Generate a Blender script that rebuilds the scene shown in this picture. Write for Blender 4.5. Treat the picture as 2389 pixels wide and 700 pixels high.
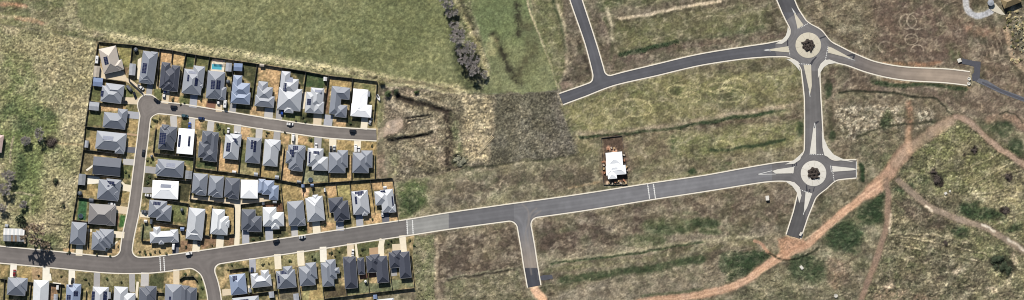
import bpy, bmesh, math, random
import numpy as np
from mathutils import Vector, Matrix
random.seed(7)
for o in list(bpy.data.objects):
    bpy.data.objects.remove(o, do_unlink=True)
scn = bpy.context.scene
COL = scn.collection

# ------------------------------------------------------------------ camera, sky, sun, exposure
S = 0.29                                   # metres of ground for one pixel of the aerial survey
CX, CY = 1194.5, 350.0
CAM_H = 2600.0
cd = bpy.data.cameras.new('camera')
cam = bpy.data.objects.new('camera', cd)
COL.objects.link(cam)
cam.location = (0, 0, CAM_H)
cd.sensor_width = 36.0
cd.lens = 36.0 * CAM_H / (2389 * S)
cd.clip_start = 10
cd.clip_end = 20000
scn.camera = cam

SUN_EL, SUN_AZ = 36.0, 17.0                 # the sun stands to the north, a little west: shadows fall down and right
wld = bpy.data.worlds.new('World')
scn.world = wld
wld.use_nodes = True
nt = wld.node_tree
sky = nt.nodes.new('ShaderNodeTexSky')
sky.sky_type = 'NISHITA'
sky.sun_disc = False
sky.sun_elevation = math.radians(SUN_EL)
sky.sun_rotation = math.radians(-SUN_AZ)
sky.air_density = 1.0
sky.dust_density = 0.8
bg = nt.nodes['Background']
nt.links.new(sky.outputs[0], bg.inputs[0])
bg.inputs[1].default_value = 0.05
sl = bpy.data.lights.new('sun', 'SUN')
sl.energy = 5.0
sl.angle = math.radians(0.5)
sl.color = (1.0, 0.95, 0.87)
sun = bpy.data.objects.new('sun', sl)
COL.objects.link(sun)
e, a = math.radians(SUN_EL), math.radians(SUN_AZ)
sun.rotation_euler = Vector((math.sin(a) * math.cos(e), -math.cos(a) * math.cos(e), -math.sin(e))).to_track_quat('-Z', 'Y').to_euler()
sun.location = (0, 0, 500)
scn.view_settings.view_transform = 'Standard'
scn.view_settings.look = 'None'
scn.view_settings.gamma = 1
scn.view_settings.use_curve_mapping = False
scn.view_settings.exposure = 0.92
scn.cycles.filter_width = 1.0

# ------------------------------------------------------------------ helpers
K_LIT = 2.0                                # how much brighter than its albedo a level surface shows
def lin(c):
    c = c / 255.0
    return c / 12.92 if c <= 0.04045 else ((c + 0.055) / 1.055) ** 2.4
def C(r, g, b):                            # surface colour from the tone it shows in daylight
    return (lin(r) / K_LIT, lin(g) / K_LIT, lin(b) / K_LIT, 1.0)
def P(x, y, z=0.0):                        # survey pixel -> metres
    return Vector(((x - CX) * S, (CY - y) * S, z))
WIN = dict(A=(150, 80), B=(300, 80), C=(500, 80), D=(700, 130), E=(150, 280), F=(330, 260), G=(520, 280),
           H=(700, 300), I=(0, 450), J=(140, 450), K=(330, 450), L=(520, 450), M=(720, 450), Z=(1380, 300))
WK = dict(Z=700 / 180.0)
def W(w, x, y):
    o = WIN[w]; k = WK.get(w, 2.8)
    return (o[0] + x / k, o[1] + y / k)

MATS = {}
def mat(name, col, rough=0.7, var=0.12, scale=1.5, metal=0.0, bump=0.0, spec=None, fine=6.0):
    if name in MATS: return MATS[name]
    m = bpy.data.materials.new(name); m.use_nodes = True
    n = m.node_tree; b = n.nodes['Principled BSDF']
    b.inputs['Roughness'].default_value = rough
    b.inputs['Metallic'].default_value = metal
    if spec is not None: b.inputs['Specular IOR Level'].default_value = spec
    tc = n.nodes.new('ShaderNodeNewGeometry')
    n1 = n.nodes.new('ShaderNodeTexNoise'); n1.inputs['Scale'].default_value = scale / 10; n1.inputs['Detail'].default_value = 6
    n2 = n.nodes.new('ShaderNodeTexNoise'); n2.inputs['Scale'].default_value = fine; n2.inputs['Detail'].default_value = 3
    n.links.new(tc.outputs['Position'], n1.inputs['Vector']); n.links.new(tc.outputs['Position'], n2.inputs['Vector'])
    ad = n.nodes.new('ShaderNodeMath'); ad.operation = 'ADD'
    n.links.new(n1.outputs[0], ad.inputs[0]); n.links.new(n2.outputs[0], ad.inputs[1])
    mr = n.nodes.new('ShaderNodeMapRange')
    mr.inputs['From Min'].default_value = 0.6; mr.inputs['From Max'].default_value = 1.4
    mr.inputs['To Min'].default_value = 1 - var; mr.inputs['To Max'].default_value = 1 + var
    n.links.new(ad.outputs[0], mr.inputs['Value'])
    mx = n.nodes.new('ShaderNodeVectorMath'); mx.operation = 'SCALE'
    mx.inputs[0].default_value = col[:3]
    n.links.new(mr.outputs[0], mx.inputs['Scale'])
    n.links.new(mx.outputs[0], b.inputs['Base Color'])
    if bump:
        bp = n.nodes.new('ShaderNodeBump'); bp.inputs['Strength'].default_value = bump; bp.inputs['Distance'].default_value = 0.05
        n.links.new(n2.outputs[0], bp.inputs['Height']); n.links.new(bp.outputs[0], b.inputs['Normal'])
    m.diffuse_color = col
    MATS[name] = m
    return m

def attr_mat(name, rough=0.95, var=0.2, s1=.9, s2=.3, bump=0.5, spec=0.2):
    m = bpy.data.materials.new(name); m.use_nodes = True
    n = m.node_tree; b = n.nodes['Principled BSDF']
    b.inputs['Roughness'].default_value = rough; b.inputs['Specular IOR Level'].default_value = spec
    at = n.nodes.new('ShaderNodeAttribute'); at.attribute_name = 'Col'
    tc = n.nodes.new('ShaderNodeNewGeometry')
    n1 = n.nodes.new('ShaderNodeTexNoise'); n1.inputs['Scale'].default_value = s1; n1.inputs['Detail'].default_value = 3
    n2 = n.nodes.new('ShaderNodeTexNoise'); n2.inputs['Scale'].default_value = s2; n2.inputs['Detail'].default_value = 5
    for q in (n1, n2): n.links.new(tc.outputs['Position'], q.inputs['Vector'])
    ad = n.nodes.new('ShaderNodeMath'); ad.operation = 'ADD'
    n.links.new(n1.outputs[0], ad.inputs[0]); n.links.new(n2.outputs[0], ad.inputs[1])
    mr = n.nodes.new('ShaderNodeMapRange')
    mr.inputs['From Min'].default_value = 0.7; mr.inputs['From Max'].default_value = 1.3
    mr.inputs['To Min'].default_value = 1 - var; mr.inputs['To Max'].default_value = 1 + var
    n.links.new(ad.outputs[0], mr.inputs['Value'])
    mx = n.nodes.new('ShaderNodeVectorMath'); mx.operation = 'SCALE'
    n.links.new(at.outputs['Color'], mx.inputs[0]); n.links.new(mr.outputs[0], mx.inputs['Scale'])
    n.links.new(mx.outputs[0], b.inputs['Base Color'])
    bp = n.nodes.new('ShaderNodeBump'); bp.inputs['Strength'].default_value = bump; bp.inputs['Distance'].default_value = 0.12
    n.links.new(ad.outputs[0], bp.inputs['Height']); n.links.new(bp.outputs[0], b.inputs['Normal'])
    return m

class MB:
    def __init__(s): s.v = []; s.f = []; s.m = []
    def face(s, pts, mi=0):
        i = len(s.v); s.v += [tuple(p) for p in pts]; s.f.append(tuple(range(i, i + len(pts)))); s.m.append(mi)
    def box(s, x0, y0, z0, x1, y1, z1, mi=0):
        p = [(x0, y0, z0), (x1, y0, z0), (x1, y1, z0), (x0, y1, z0), (x0, y0, z1), (x1, y0, z1), (x1, y1, z1), (x0, y1, z1)]
        i = len(s.v); s.v += p
        for q in ((3, 2, 1, 0), (4, 5, 6, 7), (0, 1, 5, 4), (1, 2, 6, 5), (2, 3, 7, 6), (3, 0, 4, 7)):
            s.f.append(tuple(i + k for k in q)); s.m.append(mi)
    def prism(s, pts, z0, z1, mi=0, bottom=True):      # pts counter-clockwise seen from above
        n = len(pts)
        ar = sum(pts[k][0] * pts[(k + 1) % n][1] - pts[(k + 1) % n][0] * pts[k][1] for k in range(n))
        if ar < 0: pts = pts[::-1]
        i = len(s.v)
        s.v += [(p[0], p[1], z0) for p in pts] + [(p[0], p[1], z1) for p in pts]
        s.f.append(tuple(i + n + k for k in range(n))); s.m.append(mi)
        if bottom: s.f.append(tuple(i + n - 1 - k for k in range(n))); s.m.append(mi)
        for k in range(n):
            q = (k + 1) % n
            s.f.append((i + k, i + q, i + n + q, i + n + k)); s.m.append(mi)
    def tube(s, p, q, r0, r1, n=5, mi=0, cap=False):
        p = Vector(p); q = Vector(q); d = (q - p)
        if d.length < 1e-5: return
        d.normalize(); u = d.orthogonal().normalized(); w = d.cross(u)
        i = len(s.v)
        for c, r in ((p, r0), (q, r1)):
            for k in range(n):
                t = 2 * math.pi * k / n
                s.v.append(tuple(c + u * (r * math.cos(t)) + w * (r * math.sin(t))))
        for k in range(n):
            s.f.append((i + k, i + (k + 1) % n, i + n + (k + 1) % n, i + n + k)); s.m.append(mi)
        if cap: s.f.append(tuple(i + n + k for k in range(n))); s.m.append(mi)
    def lathe(s, prof, n=16, mi=0):
        i = len(s.v)
        for r, z in prof:
            for k in range(n):
                t = 2 * math.pi * k / n; s.v.append((r * math.cos(t), r * math.sin(t), z))
        for j in range(len(prof) - 1):
            for k in range(n):
                a_ = i + j * n + k; b_ = i + j * n + (k + 1) % n
                s.f.append((a_, b_, b_ + n, a_ + n)); s.m.append(mi)
        s.f.append(tuple(i + (len(prof) - 1) * n + k for k in range(n))); s.m.append(mi)
    def mesh(s, name, mats):
        me = bpy.data.meshes.new(name); me.from_pydata(s.v, [], s.f)
        for m in (mats if isinstance(mats, (list, tuple)) else [mats]): me.materials.append(m)
        if any(s.m): me.polygons.foreach_set('material_index', s.m)
        me.update(); return me
    def build(s, name, mats, parent=None, loc=None, rz=None, smooth=False):
        me = s.mesh(name, mats)
        if smooth: me.polygons.foreach_set('use_smooth', [True] * len(me.polygons))
        return link(name, me, parent, loc, rz)
def link(name, me, parent=None, loc=None, rz=None):
    o = bpy.data.objects.new(name, me); COL.objects.link(o)
    if parent: o.parent = parent
    if loc is not None: o.location = loc
    if rz is not None: o.rotation_euler = (0, 0, rz)
    return o
LABELS = {}
def tag(o, label, cat, group=None, kind=None):
    o['label'] = label; o['category'] = cat
    if group: o['group'] = group
    if kind: o['kind'] = kind
    LABELS.setdefault(label, []).append(o.name)
    return o
def struct(o, label=None):
    o['kind'] = 'structure'
    if label: o['label'] = label
    return o
def empty(name, loc, rz=0.0):
    o = bpy.data.objects.new(name, None); COL.objects.link(o)
    o.location = loc; o.rotation_euler = (0, 0, rz); o.empty_display_size = 0.5
    return o
def copy_tree(o, parent=None):
    c = o.copy(); COL.objects.link(c)
    if parent: c.parent = parent
    for ch in o.children: copy_tree(ch, c)
    return c

# ------------------------------------------------------------------ noise fields over the survey grid
STEP = 2.0
MX, MY = 60, 60
GX = np.arange(-MX, 2389 + MX + 0.1, STEP); GY = np.arange(-MY, 700 + MY + 0.1, STEP)
NX, NY = len(GX), len(GY)
X, Y = np.meshgrid(GX, GY)
def vnoise(sx, sy, seed, ang=0.0):
    r = np.random.RandomState(seed)
    ca, sa = math.cos(ang), math.sin(ang)
    u = (X * ca + Y * sa) / sx + 1000.37; v = (-X * sa + Y * ca) / sy + 1000.71
    T = r.rand(256, 256)
    iu = np.floor(u).astype(int); iv = np.floor(v).astype(int)
    fu = u - iu; fv = v - iv
    fu = fu * fu * (3 - 2 * fu); fv = fv * fv * (3 - 2 * fv)
    g = lambda a_, b_: T[a_ % 256, b_ % 256]
    return ((g(iu, iv) * (1 - fu) + g(iu + 1, iv) * fu) * (1 - fv) + (g(iu, iv + 1) * (1 - fu) + g(iu + 1, iv + 1) * fu) * fv) * 2 - 1
def fbm(s, seed, oct=4, ang=0.0, st=1.0, gain=0.55):
    t = 0; am = 1; tot = 0
    for k in range(oct):
        t = t + am * vnoise(s * st / 2 ** k, s / 2 ** k, seed + 17 * k, ang + 0.5 * k * (st == 1.0)); tot += am; am *= gain
    return t / tot
def sstep(a_, b_, x):
    t = np.clip((x - a_) / (b_ - a_), 0, 1); return t * t * (3 - 2 * t)
nB = fbm(150, 1, 5); nM = fbm(46, 2, 4); nS = fbm(15, 3, 3); nF = fbm(6.5, 4, 2); nT = .75 * vnoise(3.4, 3.4, 5, .4) + .45 * vnoise(7, 7, 6, .9)
nW = np.random.RandomState(9).rand(NY, NX) * 2 - 1
nW = (nW + np.roll(nW, 1, 1) * .5 + np.roll(nW, 1, 0) * .5) / 1.5
wx = fbm(40, 11, 4); wy = fbm(40, 12, 4); wx2 = fbm(10, 13, 2); wy2 = fbm(10, 14, 2)
XW = X + 9 * wx + 3.5 * wx2; YW = Y + 9 * wy + 3.5 * wy2

def seg_dist(px, py, pts, widths=None):        # distance to a polyline (minus half width when given)
    best = None
    for i in range(len(pts) - 1):
        (x0, y0), (x1, y1) = pts[i], pts[i + 1]
        dx, dy = x1 - x0, y1 - y0
        t = np.clip(((px - x0) * dx + (py - y0) * dy) / (dx * dx + dy * dy + 1e-9), 0, 1)
        d = np.hypot(px - (x0 + t * dx), py - (y0 + t * dy))
        if widths is not None: d = d - (widths[i] + (widths[i + 1] - widths[i]) * t) * 0.5
        best = d if best is None else np.minimum(best, d)
    return best
def poly_sd(px, py, pts):
    d = seg_dist(px, py, list(pts) + [pts[0]])
    ins = np.zeros(px.shape, bool); n = len(pts); j = n - 1
    for i in range(n):
        xi, yi = pts[i]; xj, yj = pts[j]
        c = ((yi > py) != (yj > py)) & (px < (xj - xi) * (py - yi) / (yj - yi + 1e-12) + xi)
        ins ^= c; j = i
    return np.where(ins, -d, d)
def spline(pts, n=8):
    out = []
    P_ = [pts[0]] + list(pts) + [pts[-1]]
    for i in range(1, len(P_) - 2):
        p0, p1, p2, p3 = [np.array(q, float) for q in P_[i - 1:i + 3]]
        for k in range(n):
            t = k / n
            out.append(tuple(0.5 * (2 * p1 + (p2 - p0) * t + (2 * p0 - 5 * p1 + 4 * p2 - p3) * t * t + (3 * p1 - p0 - 3 * p2 + p3) * t ** 3)))
    out.append(tuple(np.array(pts[-1], float)))
    return out

# ------------------------------------------------------------------ the road network as one distance field
def rmin(a_, b_, k):                           # union with rounded inside corners of radius k
    return np.maximum(k, np.minimum(a_, b_)) - np.hypot(np.maximum(k - a_, 0), np.maximum(k - b_, 0))
def road_path(pts): 
    q = spline([p[:2] for p in pts], 6)
    n = 6; w = []
    for i in range(len(pts) - 1):
        for k in range(n): w.append(pts[i][2] + (pts[i + 1][2] - pts[i][2]) * k / n)
    w.append(pts[-1][2]); return q, w
ROADS = dict(
    main=[(-80, 586, 37), (0, 594, 37), (120, 605, 36.5), (250, 617.5, 36), (330, 619, 35), (375, 616, 35), (450, 606, 35), (560, 589.5, 34), (660, 575, 35), (760, 560, 35.5), (845, 546.5, 35), (950, 531, 35), (1047, 515.5, 36), (1180, 497, 37), (1350, 473.5, 37), (1520, 446.5, 36), (1650, 427, 35), (1780, 405, 38), (1840, 400, 44), (1895, 404, 46)],
    side=[(293, 601, 25), (298, 557, 25), (312, 490, 25), (320, 430, 24), (327, 370, 23), (333, 325, 23), (338, 280, 23), (345, 247, 23)],
    crescent=[(345, 250, 24), (407, 254.5, 26), (500, 269, 25.5), (600, 285.5, 25), (700, 300.5, 24), (760, 308, 25), (820, 312.5, 24.5), (900, 316, 24.5)],
    south=[(478, 625, 29), (488, 645, 29), (496, 672, 29), (501, 705, 29), (508, 790, 29)],
    stub=[(1220, 512, 29), (1225, 540, 30), (1232, 580, 30), (1238, 620, 30), (1250, 690, 29)],
    north=[(1326, -60, 25), (1344, 0, 25), (1376, 95, 23), (1393, 155, 25), (1398, 177, 26)],
    upper=[(1294, 238, 25), (1310, 231, 25), (1360, 213, 24), (1430, 187.5, 22), (1530, 163.5, 24), (1630, 140, 24), (1730, 124, 25), (1790, 117, 29), (1836, 112, 38), (1885, 106, 40)],
    r1n=[(1806, -60, 34), (1833, 0, 36), (1846, 30, 36), (1866, 65, 40), (1885, 105, 40)],
    r1e=[(1888, 106, 44), (1936, 121, 42), (1981, 137, 30), (2038, 158, 27), (2110, 171.5, 28.5), (2213, 177.5, 30), (2300, 189, 30)],
    link=[(1886, 106, 40), (1890, 150, 42), (1893, 190, 38), (1896, 231, 36), (1898, 290, 39), (1899, 340, 42), (1898, 405, 46)],
    r2e=[(1898, 405, 46), (1950, 397, 44), (1998, 394, 40), (2040, 393, 40)],
    r2s=[(1898, 405, 46), (1884, 450, 42), (1868, 500, 34), (1851, 552, 33), (1836, 600, 33)])
def road_field(px, py):
    d = None
    rad = dict(side=20, crescent=16, south=24, stub=20, north=15, upper=16, r1n=14, r1e=30, link=18, r2e=26, r2s=22)
    for nme, pts in ROADS.items():
        q, w = road_path(pts); s_ = seg_dist(px, py, q, w)
        d = s_ if d is None else rmin(d, s_, rad.get(nme, 14))
    d = rmin(d, np.hypot(px - 345, py - 244) - 22.5, 12)
    d = rmin(d, np.hypot(px - 1885.7, py - 105.7) - 45.5, 16)
    d = rmin(d, np.hypot(px - 1898, py - 404.7) - 45.5, 16)
    return d
def plane(px, py, x0, y0, dx, dy):             # negative before the end of a road
    l = math.hypot(dx, dy); return ((px - x0) * dx + (py - y0) * dy) / l
def cut_field(px, py):
    far = lambda p, r: np.where(np.hypot(px - p[0], py - p[1]) < r, 0, -1e6)
    c = plane(px, py, 878, 315, 1, -0.04) + far((890, 315), 40)
    c = np.maximum(c, -plane(px, py, 1309, 231, 0.93, -0.36) + far((1290, 240), 40))
    c = np.maximum(c, plane(px, py, 2259, 185, 0.96, 0.2) + far((2290, 190), 60))
    c = np.maximum(c, plane(px, py, 1998, 394, 1, 0.0) + far((2030, 394), 60))
    c = np.maximum(c, plane(px, py, 1851, 552, -0.28, 0.96) + far((1840, 590), 60))
    c = np.maximum(c, plane(px, py, 1246, 668, 0.2, 0.98) + far((1252, 690), 40))
    return c
RD = road_field(X, Y)
RC = cut_field(X, Y)
RDC = np.maximum(RD, RC)                       # the carriageway that exists, in pixels

def clip_tris(cond_fields, conds, region=None):
    """polygons of the survey grid where every linear field is >= 0; conds are tags for edge walls"""
    lo = cond_fields[0].copy() * 0 + 1e9
    ok = np.ones((NY - 1, NX - 1), bool)
    for f in cond_fields:
        mxv = np.maximum(np.maximum(f[:-1, :-1], f[1:, :-1]), np.maximum(f[:-1, 1:], f[1:, 1:]))
        ok &= mxv > 0
    if region is not None: ok &= region[:-1, :-1]
    polys = []
    js, is_ = np.nonzero(ok)
    for j, i in zip(js, is_):
        cs = [(j, i), (j, i + 1), (j + 1, i + 1), (j + 1, i)]
        vals = [[f[c] for f in cond_fields] for c in cs]
        pts = [(GX[c[1]], GY[c[0]], *v) for c, v in zip(cs, vals)]
        if all(v >= 0 for q in vals for v in q):
            polys.append(pts); continue
        for tri in ((0, 1, 2), (0, 2, 3)):
            pg = [pts[k] for k in tri]
            for ci in range(len(cond_fields)):
                out = []
                for k in range(len(pg)):
                    a_, b_ = pg[k], pg[(k + 1) % len(pg)]
                    da, db = a_[2 + ci], b_[2 + ci]
                    if da >= 0: out.append(a_)
                    if (da >= 0) != (db >= 0):
                        t = da / (da - db); q = [a_[m] + (b_[m] - a_[m]) * t for m in range(len(a_))]; q[2 + ci] = 0.0
                        out.append(tuple(q))
                pg = out
                if len(pg) < 3: break
            if len(pg) >= 3: polys.append(pg)
    return polys
# ------------------------------------------------------------------ the ground: one painted, modelled sheet split by land use
COLR = np.zeros((NY, NX, 3)); REL = np.full((NY, NX), 0.10)          # colour and tuft relief (m)
GRAIN = np.full((NY, NX), 0.22)
ZB = np.zeros((NY, NX))                                              # earth banks and ditches
def cc(c): return np.array([lin(v) / K_LIT for v in c])
def blend(m, c): 
    global COLR
    COLR = COLR * (1 - m[..., None]) + cc(c) * m[..., None]
def bbox(pts, pad):
    xs = [p[0] for p in pts]; ys = [p[1] for p in pts]
    i0 = max(0, int((min(xs) - pad + MX) / STEP)); i1 = min(NX, int((max(xs) + pad + MX) / STEP) + 2)
    j0 = max(0, int((min(ys) - pad + MY) / STEP)); j1 = min(NY, int((max(ys) + pad + MY) / STEP) + 2)
    return slice(j0, j1), slice(i0, i1)
def mask_of(sd, al, fe, sl, nz, tex):
    m = sstep(fe, -fe, sd) * al
    if nz: m = m * np.clip(1 - nz + nz * sstep(-0.35, 0.35, tex[sl]) * 1.5, 0, 1)
    return m
def area(pts, c, fe=5, al=1.0, nz=0.0, tex=None, warp=True, rel=None, grain=None):
    sl = bbox(pts, 30)
    if sl[0].stop <= sl[0].start or sl[1].stop <= sl[1].start: return
    px, py = (XW[sl], YW[sl]) if warp else (X[sl], Y[sl])
    sd = poly_sd(px, py, pts)
    m = mask_of(sd, al, fe, sl, nz, nS if tex is None else tex)
    if c is not None: COLR[sl] = COLR[sl] * (1 - m[..., None]) + cc(c) * m[..., None]
    m0 = sstep(fe, -fe, sd)
    if rel is not None: REL[sl] = REL[sl] * (1 - m0) + rel * m0
    if grain is not None: GRAIN[sl] = GRAIN[sl] * (1 - m0) + grain * m0
def line(pts, w, c, fe=3, al=1.0, nz=0.0, tex=None, sm=True, rel=None, z=0.0, warp=0.5, grain=None):
    q = spline(pts, 6) if sm and len(pts) > 2 else pts
    sl = bbox(q, w + 20)
    if sl[0].stop <= sl[0].start or sl[1].stop <= sl[1].start: return
    px = X[sl] + (XW[sl] - X[sl]) * warp; py = Y[sl] + (YW[sl] - Y[sl]) * warp
    sd = seg_dist(px, py, q) - w / 2
    m = mask_of(sd, al, fe, sl, nz, nS if tex is None else tex)
    if c is not None: COLR[sl] = COLR[sl] * (1 - m[..., None]) + cc(c) * m[..., None]
    m0 = sstep(fe, -fe, sd)
    if rel is not None: REL[sl] = REL[sl] * (1 - m0) + rel * m0
    if grain is not None: GRAIN[sl] = GRAIN[sl] * (1 - m0) + grain * m0
    if z: ZB[sl] += z * np.clip(1 - (sd + w / 2) / (w / 2 + fe), 0, 1) ** 1.2
def blob(x, y, r, c, al=0.8, nz=0.5, ry=None, fe=None, tex=None, rel=None):
    ry = ry or r; n = 10
    area([(x + r * math.cos(2 * math.pi * k / n), y + ry * math.sin(2 * math.pi * k / n)) for k in range(n)], c, fe or max(3, min(r, ry) * .45), al, nz, tex, rel=rel)
def Ws(w, *p): return [W(w, p[i], p[i + 1]) for i in range(0, len(p), 2)]

# vacant land, the base for everything: olive brown, mottled
COLR[:] = cc((129, 121, 92))
blend(sstep(-0.1, 0.45, nB) * .55, (112, 96, 80)); blend(sstep(-.05, .5, nM) * .5, (148, 139, 104)); blend(sstep(0.05, .5, -nM) * .5, (101, 106, 66))
blend(sstep(0.15, .5, nS) * .35, (163, 152, 124)); blend(sstep(0.15, .5, -nS) * .4, (84, 78, 60))
# west paddock, tufted
PAD = [(-70, 46), (0, 58), (110, 76), (226, 96), (216, 180), (200, 290), (184, 405), (170, 510), (158, 580), (60, 574), (0, 572), (-70, 566)]
area(PAD, (156, 144, 108), 2, 1, rel=.40, grain=.40, warp=False)
area(PAD, (126, 128, 78), 2, .6, .9, nM, warp=False)
for x, y, r, ry in ((70, 285, 80, 45), (40, 190, 50, 60), (60, 440, 50, 70), (100, 380, 60, 50), (30, 330, 40, 40)): blob(x, y, r, (104, 122, 58), .7, .5, ry, tex=nM)
for x, y, r, ry in ((60, 290, 34, 22), (110, 262, 26, 16), (20, 262, 24, 20), (48, 395, 14, 34)): blob(x, y, r, (62, 92, 50), .6, .5, ry)
for x, y, r, ry in ((150, 150, 60, 60), (170, 280, 34, 70), (120, 110, 90, 25), (130, 440, 40, 60)): blob(x, y, r, (158, 146, 104), .6, .6, ry, tex=nM)
area(Ws('A', 30, 20, 225, 50, 130, 640, 60, 640), (152, 140, 98), 25, .5, .5)
line([(34, 318), (27, 345), (24, 380)], 4, (150, 135, 110), 2, .8)
line([(28, 452), (48, 450), (78, 455)], 3, (160, 145, 118), 2, .8); line([(10, 488), (60, 483), (72, 484)], 3, (150, 138, 105), 2, .7)
line([(70, 450), (72, 500)], 3, (150, 138, 105), 2, .5)
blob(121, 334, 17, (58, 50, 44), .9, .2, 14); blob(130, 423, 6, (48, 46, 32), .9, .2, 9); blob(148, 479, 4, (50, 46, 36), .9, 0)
line([(133, 335), (160, 336), (195, 340)], 4, (150, 128, 88), 2, .7); line([(110, 520), (150, 526), (165, 526)], 4, (74, 66, 46), 2, .6)
area([(0, 560), (60, 566), (110, 575), (158, 580), (158, 588), (0, 574)], (104, 112, 60), 3, .8, .4)
blob(110, 560, 30, (96, 112, 58), .6, .4, 20); blob(145, 560, 16, (116, 116, 62), .5, .4)
# rough strip north-west with red earth
area([(-70, -70), (190, -70), (185, 30), (235, 92), (226, 95), (0, 56), (-70, 44)], (122, 126, 76), 4, 1, rel=.3, grain=.22, warp=False)
area([(-70, -70), (190, -70), (185, 30), (235, 92), (0, 56), (-70, 44)], (152, 142, 104), 6, .7, .9, nM)
line([(-20, 10), (20, 10), (60, 18)], 9, (196, 130, 96), 5, .85, .4); line([(40, 44), (70, 46), (98, 51)], 8, (188, 120, 84), 4, .85, .3)
line([(-10, 22), (40, 24), (100, 30)], 10, (96, 88, 66), 5, .6, .5); line([(-10, 40), (40, 42), (110, 52)], 6, (168, 150, 116), 4, .6, .4)
line([(172, 10), (190, 42), (196, 50)], 7, (70, 70, 42), 4, .5, .6)
# north pasture, fine and even
PAS = [(178, -70), (1040, -70), (1046, 0), (1058, 90), (1078, 170), (1118, 214), (1090, 216), (900, 196), (760, 172), (560, 140), (400, 112), (262, 94), (205, 60), (184, 30)]
area(PAS, (130, 133, 84), 6, 1, rel=.13, grain=.17)
area(PAS, (134, 134, 84), 10, .6, .9, nM); area(PAS, (106, 116, 64), 10, .5, .9, fbm(60, 21, 4, 0.15, 4))
area(PAS, (142, 140, 92), 10, .45, .9, nB); area(PAS, (88, 98, 54), 4, .35, .95, nF)
line([(214, 78), (300, 92), (430, 112), (560, 128), (700, 150), (860, 176), (960, 196), (1060, 208), (1110, 214)], 22, (172, 160, 118), 7, .85, .5, fbm(8, 92, 2), rel=.42)
line([(214, 84), (300, 98), (430, 118), (560, 138), (700, 160), (860, 186)], 6, (118, 120, 70), 4, .6, .4)
line([(820, 170), (900, 186), (990, 196), (1060, 212)], 9, (92, 78, 58), 5, .55, .7)
# tree gully
area([(1030, -70), (1100, -70), (1108, 60), (1128, 120), (1160, 200), (1140, 222), (1090, 214), (1060, 140), (1050, 60)], (104, 112, 66), 10, .9, .3, rel=.25)
line([(1062, 0), (1082, 40), (1098, 70), (1118, 110), (1132, 150), (1140, 180)], 11, (158, 148, 98), 5, .75, .5, rel=.4)
line([(1072, 0), (1094, 48), (1118, 92)], 9, (84, 72, 52), 4, .6, .7)
line([(1058, 40), (1062, 120), (1090, 200)], 24, (84, 94, 60), 9, .6, .4)  # damp grass left of the trees, with their shade painted into its colour
# greener pasture
PA2 = [(1098, -70), (1222, -70), (1232, 0), (1262, 90), (1290, 160), (1306, 214), (1230, 216), (1126, 220), (1150, 170), (1120, 80), (1100, 20)]
area(PA2, (114, 126, 80), 6, 1, rel=.11, grain=.18); area(PA2, (96, 116, 62), 8, .6, .9, nM); area(PA2, (128, 124, 84), 8, .5, .8, nB)
line([(1204, 10), (1207, 40), (1211, 64), (1206, 84)], 13, (58, 48, 38), 9, .85, .7, fbm(9, 93, 3)); line([(1150, 82), (1170, 112), (1184, 150), (1198, 180), (1212, 194)], 14, (56, 48, 38), 9, .9, .6, fbm(9, 93, 3))
line([(1210, 170), (1240, 120), (1228, 60)], 26, (84, 74, 50), 12, .6, .6); blob(1150, 110, 16, (150, 140, 92), .5, .6, 24)
line([(1228, 0), (1252, 70), (1284, 150), (1303, 212)], 4.5, (168, 152, 118), 2, .8); 
area([(1232, -70), (1310, -70), (1318, 60), (1320, 140), (1300, 205), (1280, 150), (1250, 60)], (118, 122, 70), 6, .8, .3); 
line([(1290, 0), (1305, 40), (1316, 80), (1322, 120)], 9, (62, 92, 50), 5, .6, .6); line([(1300, 10), (1318, 70), (1324, 130), (1318, 170)], 10, (164, 146, 118), 5, .6, .6)
area([(1296, -60), (1332, -60), (1360, 60), (1384, 160), (1380, 190), (1330, 205), (1305, 215), (1320, 150), (1318, 60)], (112, 98, 84), 6, .75, .3)
line([(1350, 90), (1362, 130), (1372, 170)], 14, (70, 60, 48), 6, .6, .6); blob(1325, 190, 14, (70, 60, 50), .7, .4, 8); blob(1318, 200, 16, (168, 140, 118), .6, .3, 8)
# tilled block
TIL = [(1146, 224), (1200, 219), (1304, 212), (1326, 280), (1350, 358), (1290, 366), (1200, 376), (1130, 388), (1140, 300)]
area(TIL, (110, 102, 94), 4, 1, rel=.24, grain=.42); area(TIL, (128, 118, 102), 4, .6, .9, fbm(12, 31, 3, 0.1, .35)); area(TIL, (82, 76, 62), 6, .45, .9, nM); area(TIL, (98, 100, 66), 6, .35, .9, nB)
# earthworks behind the end of the crescent
EW = [(896, 196), (980, 208), (1070, 224), (1120, 218), (1154, 222), (1150, 300), (1140, 380), (1080, 392), (1000, 410), (918, 420), (896, 340)]
area(EW, (140, 122, 100), 5, 1, rel=.36, grain=.42); area(EW, (158, 146, 120), 5, .6, .9, fbm(14, 33, 3, .1, 2.6)); area(EW, (98, 88, 72), 5, .55, .9, nS); area(EW, (112, 110, 72), 8, .35, .8, nM)
area([(1084, 225), (1140, 222), (1144, 300), (1138, 372), (1090, 380), (1082, 300)], (164, 148, 110), 8, .7, .7, nF, rel=.46)
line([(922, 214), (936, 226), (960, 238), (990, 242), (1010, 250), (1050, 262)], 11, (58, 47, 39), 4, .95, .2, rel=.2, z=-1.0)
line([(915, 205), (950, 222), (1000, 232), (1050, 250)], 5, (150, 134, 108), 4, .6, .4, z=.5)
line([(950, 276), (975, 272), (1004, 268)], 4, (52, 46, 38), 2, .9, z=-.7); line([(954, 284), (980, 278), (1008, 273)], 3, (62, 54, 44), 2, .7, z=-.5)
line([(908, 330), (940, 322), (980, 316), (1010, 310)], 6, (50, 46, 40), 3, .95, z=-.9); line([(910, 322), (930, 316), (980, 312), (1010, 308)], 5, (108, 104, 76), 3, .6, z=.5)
blob(914, 325, 14, (58, 56, 44), .6, .4, 9)
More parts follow.
